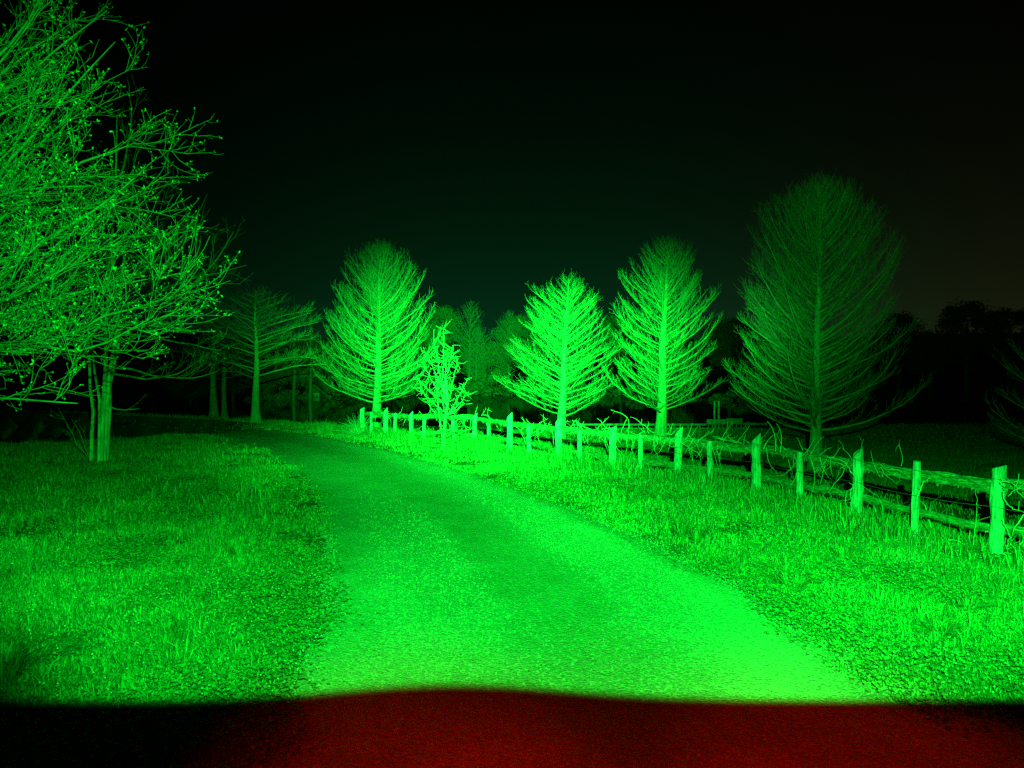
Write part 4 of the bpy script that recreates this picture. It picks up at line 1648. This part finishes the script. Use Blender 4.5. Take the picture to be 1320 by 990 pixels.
# dry bush hiding the far end post
d = 27.6
b = at(461, d)
root = empty("bush", b)
tag(root, "dry rounded bush of fine twigs hiding the far end post of the fence", "bush")
cr = Tubes()
for i in range(420):
    a_ = rs.random() * 6.28
    e_ = rs.uniform(0.15, 1.5)
    L_ = rs.uniform(0.35, 0.95)
    p_ = [np.array([rs.gauss(0, .12), rs.gauss(0, .12), 0])]
    dd = np.array([math.cos(a_) * math.cos(e_), math.sin(a_) * math.cos(e_), math.sin(e_)])
    for s_ in range(5):
        dd = unit(dd + np.array([rs.gauss(0, .15), rs.gauss(0, .15), -0.16]))
        p_.append(p_[-1] + dd * L_ / 5)
    cr.add(p_, [0.006, 0.003], 3)
link_mesh("stems", cr.mesh("stems"), M['twig'], root)


# ------------------------------------------------------------------ boarded structures by the water
def box_mesh(name, x0, x1, y0, y1, z0, z1, bev=0.0):
    import bmesh
    bm = bmesh.new()
    bmesh.ops.create_cube(bm, size=1)
    for v_ in bm.verts:
        v_.co = Vector(((x0 + x1) / 2 + v_.co.x * (x1 - x0), (y0 + y1) / 2 + v_.co.y * (y1 - y0), (z0 + z1) / 2 + v_.co.z * (z1 - z0)))
    if bev:
        bmesh.ops.bevel(bm, geom=bm.edges[:], offset=bev, segments=1, affect='EDGES')
    me = bpy.data.meshes.new(name)
    bm.to_mesh(me)
    bm.free()
    return me


d = 45.0
dx0, dy0, dz0 = at(850, d)
dock = empty("wooden_dock", (dx0, dy0, 0))
tag(dock, "grey wooden dock railing with boards, seen behind the trunk of the oval cypress", "dock")


def dl(xp):
    return (xp - 660) / 992 * d - dx0


def zl(yp):
    return CAM_H - (yp - 488) / 992 * d


def dbox(name, xa, xb, ya, yb, y0=0.0, th=0.08):
    me = box_mesh(name, dl(xa), dl(xb), y0, y0 + th, zl(yb), zl(ya), 0.01)
    return link_mesh(name, me, M['dock'], dock)


dbox("top_rail", 738, 911, 546.0, 548.6, 0.0, 0.14)
dbox("middle_rail", 775, 962, 551.3, 553.5, 0.02, 0.06)
dbox("top_rail", 911.5, 936, 540.5, 547.0, 0.05, 0.08)
dbox("top_rail", 937, 958, 539.5, 547.0, 0.10, 0.08)
dbox("middle_rail", 958, 990, 545.0, 548.0, 0.04, 0.08)
for xp in (745, 776, 812, 846, 870, 888, 903, 923.5, 939, 966):
    me = box_mesh("post", dl(xp) - 0.055, dl(xp) + 0.055, 0.16, 0.27, -1.7, zl(547.5 if xp < 910 else 544), 0.01)
    link_mesh("post", me, M['dock'], dock)
for xp in (923, 928.5):
    me = box_mesh("tall_post", dl(xp) - 0.05, dl(xp) + 0.05, 0.30, 0.40, -1.7, zl(517), 0.01)
    link_mesh("tall_post", me, M['dock'], dock)
for xp in (914, 919, 932, 945, 950, 956):
    me = box_mesh("baluster", dl(xp) - 0.03, dl(xp) + 0.03, 0.10, 0.145, zl(561), zl(547), 0.0)
    link_mesh("baluster", me, M['dock'], dock)
me = box_mesh("deck", dl(738), dl(972), 0.28, 2.4, zl(562) - 0.12, zl(562), 0.02)
link_mesh("deck", me, M['dock'], dock)

# pale box on the far shore, stones by the road
x_, y_, z_ = at(408, 134)
for yy in np.arange(100, 170, 0.5):
    x_ = (408 - 660) / 992 * yy
    if yy > 110 and poly_inside_dist(np.array([x_]), np.array([yy]), POND)[0] < -0.6:
        y_ = yy
        break
z_ = gz(x_, y_)
bx = empty("storage_box", (x_, y_, z_))
tag(bx, "small pale box on the far shore, left of the round-crowned cypress trunk", "box")
link_mesh("body", box_mesh("body", -0.55, 0.55, -0.35, 0.35, 0.0, 0.62, 0.03), M['box'], bx)
link_mesh("lid", box_mesh("lid", -0.6, 0.6, -0.4, 0.4, 0.623, 0.70, 0.02), M['box'], bx)
rs2 = np.random.default_rng(8)
for (xp, d, s_, lab) in [(271, 46, 0.30, "larger pale stone in the grass at the left bend of the road"), (258, 47, 0.22, "smaller dull stone left of the pale one at the road bend"),
                         (346, 31.3, 0.10, "small flat stone lying on the far part of the road")]:
    x_, y_, z_ = at(xp, d)
    V = rs2.normal(size=(60, 3))
    V /= np.linalg.norm(V, axis=1, keepdims=True)
    import bmesh
    bm = bmesh.new()
    bmesh.ops.create_icosphere(bm, subdivisions=2, radius=1)
    for v_ in bm.verts:
        k_ = 1 + 0.18 * math.sin(v_.co.x * 5 + xp) + 0.15 * math.cos(v_.co.y * 4 + v_.co.z * 3)
        v_.co = Vector((v_.co.x * s_ * k_ * 1.4, v_.co.y * s_ * k_, v_.co.z * s_ * k_ * 0.6))
    me = bpy.data.meshes.new("stone")
    bm.to_mesh(me)
    bm.free()
    o = link_mesh("stone", me, M['stone'], loc=(x_, y_, z_ + s_ * 0.2))
    tag(o, lab, "stone")

# ------------------------------------------------------------------ haze: damp night air
HAZE = 0.0
if HAZE:
    hz = link_mesh("haze", box_mesh("haze", -230, 230, -30, 260, -4.2, 24), None)
    hm = bpy.data.materials.new("haze")
    hm.use_nodes = True
    hn = hm.node_tree
    hn.nodes.remove(hn.nodes['Principled BSDF'])
    pv = hn.nodes.new('ShaderNodeVolumePrincipled')
    pv.inputs['Color'].default_value = (0.8, 0.9, 0.85, 1)
    pv.inputs['Density'].default_value = HAZE
    hn.links.new(pv.outputs[0], hn.nodes['Material Output'].inputs['Volume'])
    hz.data.materials.append(hm)
    tag(hz, kind="stuff")
print("done")
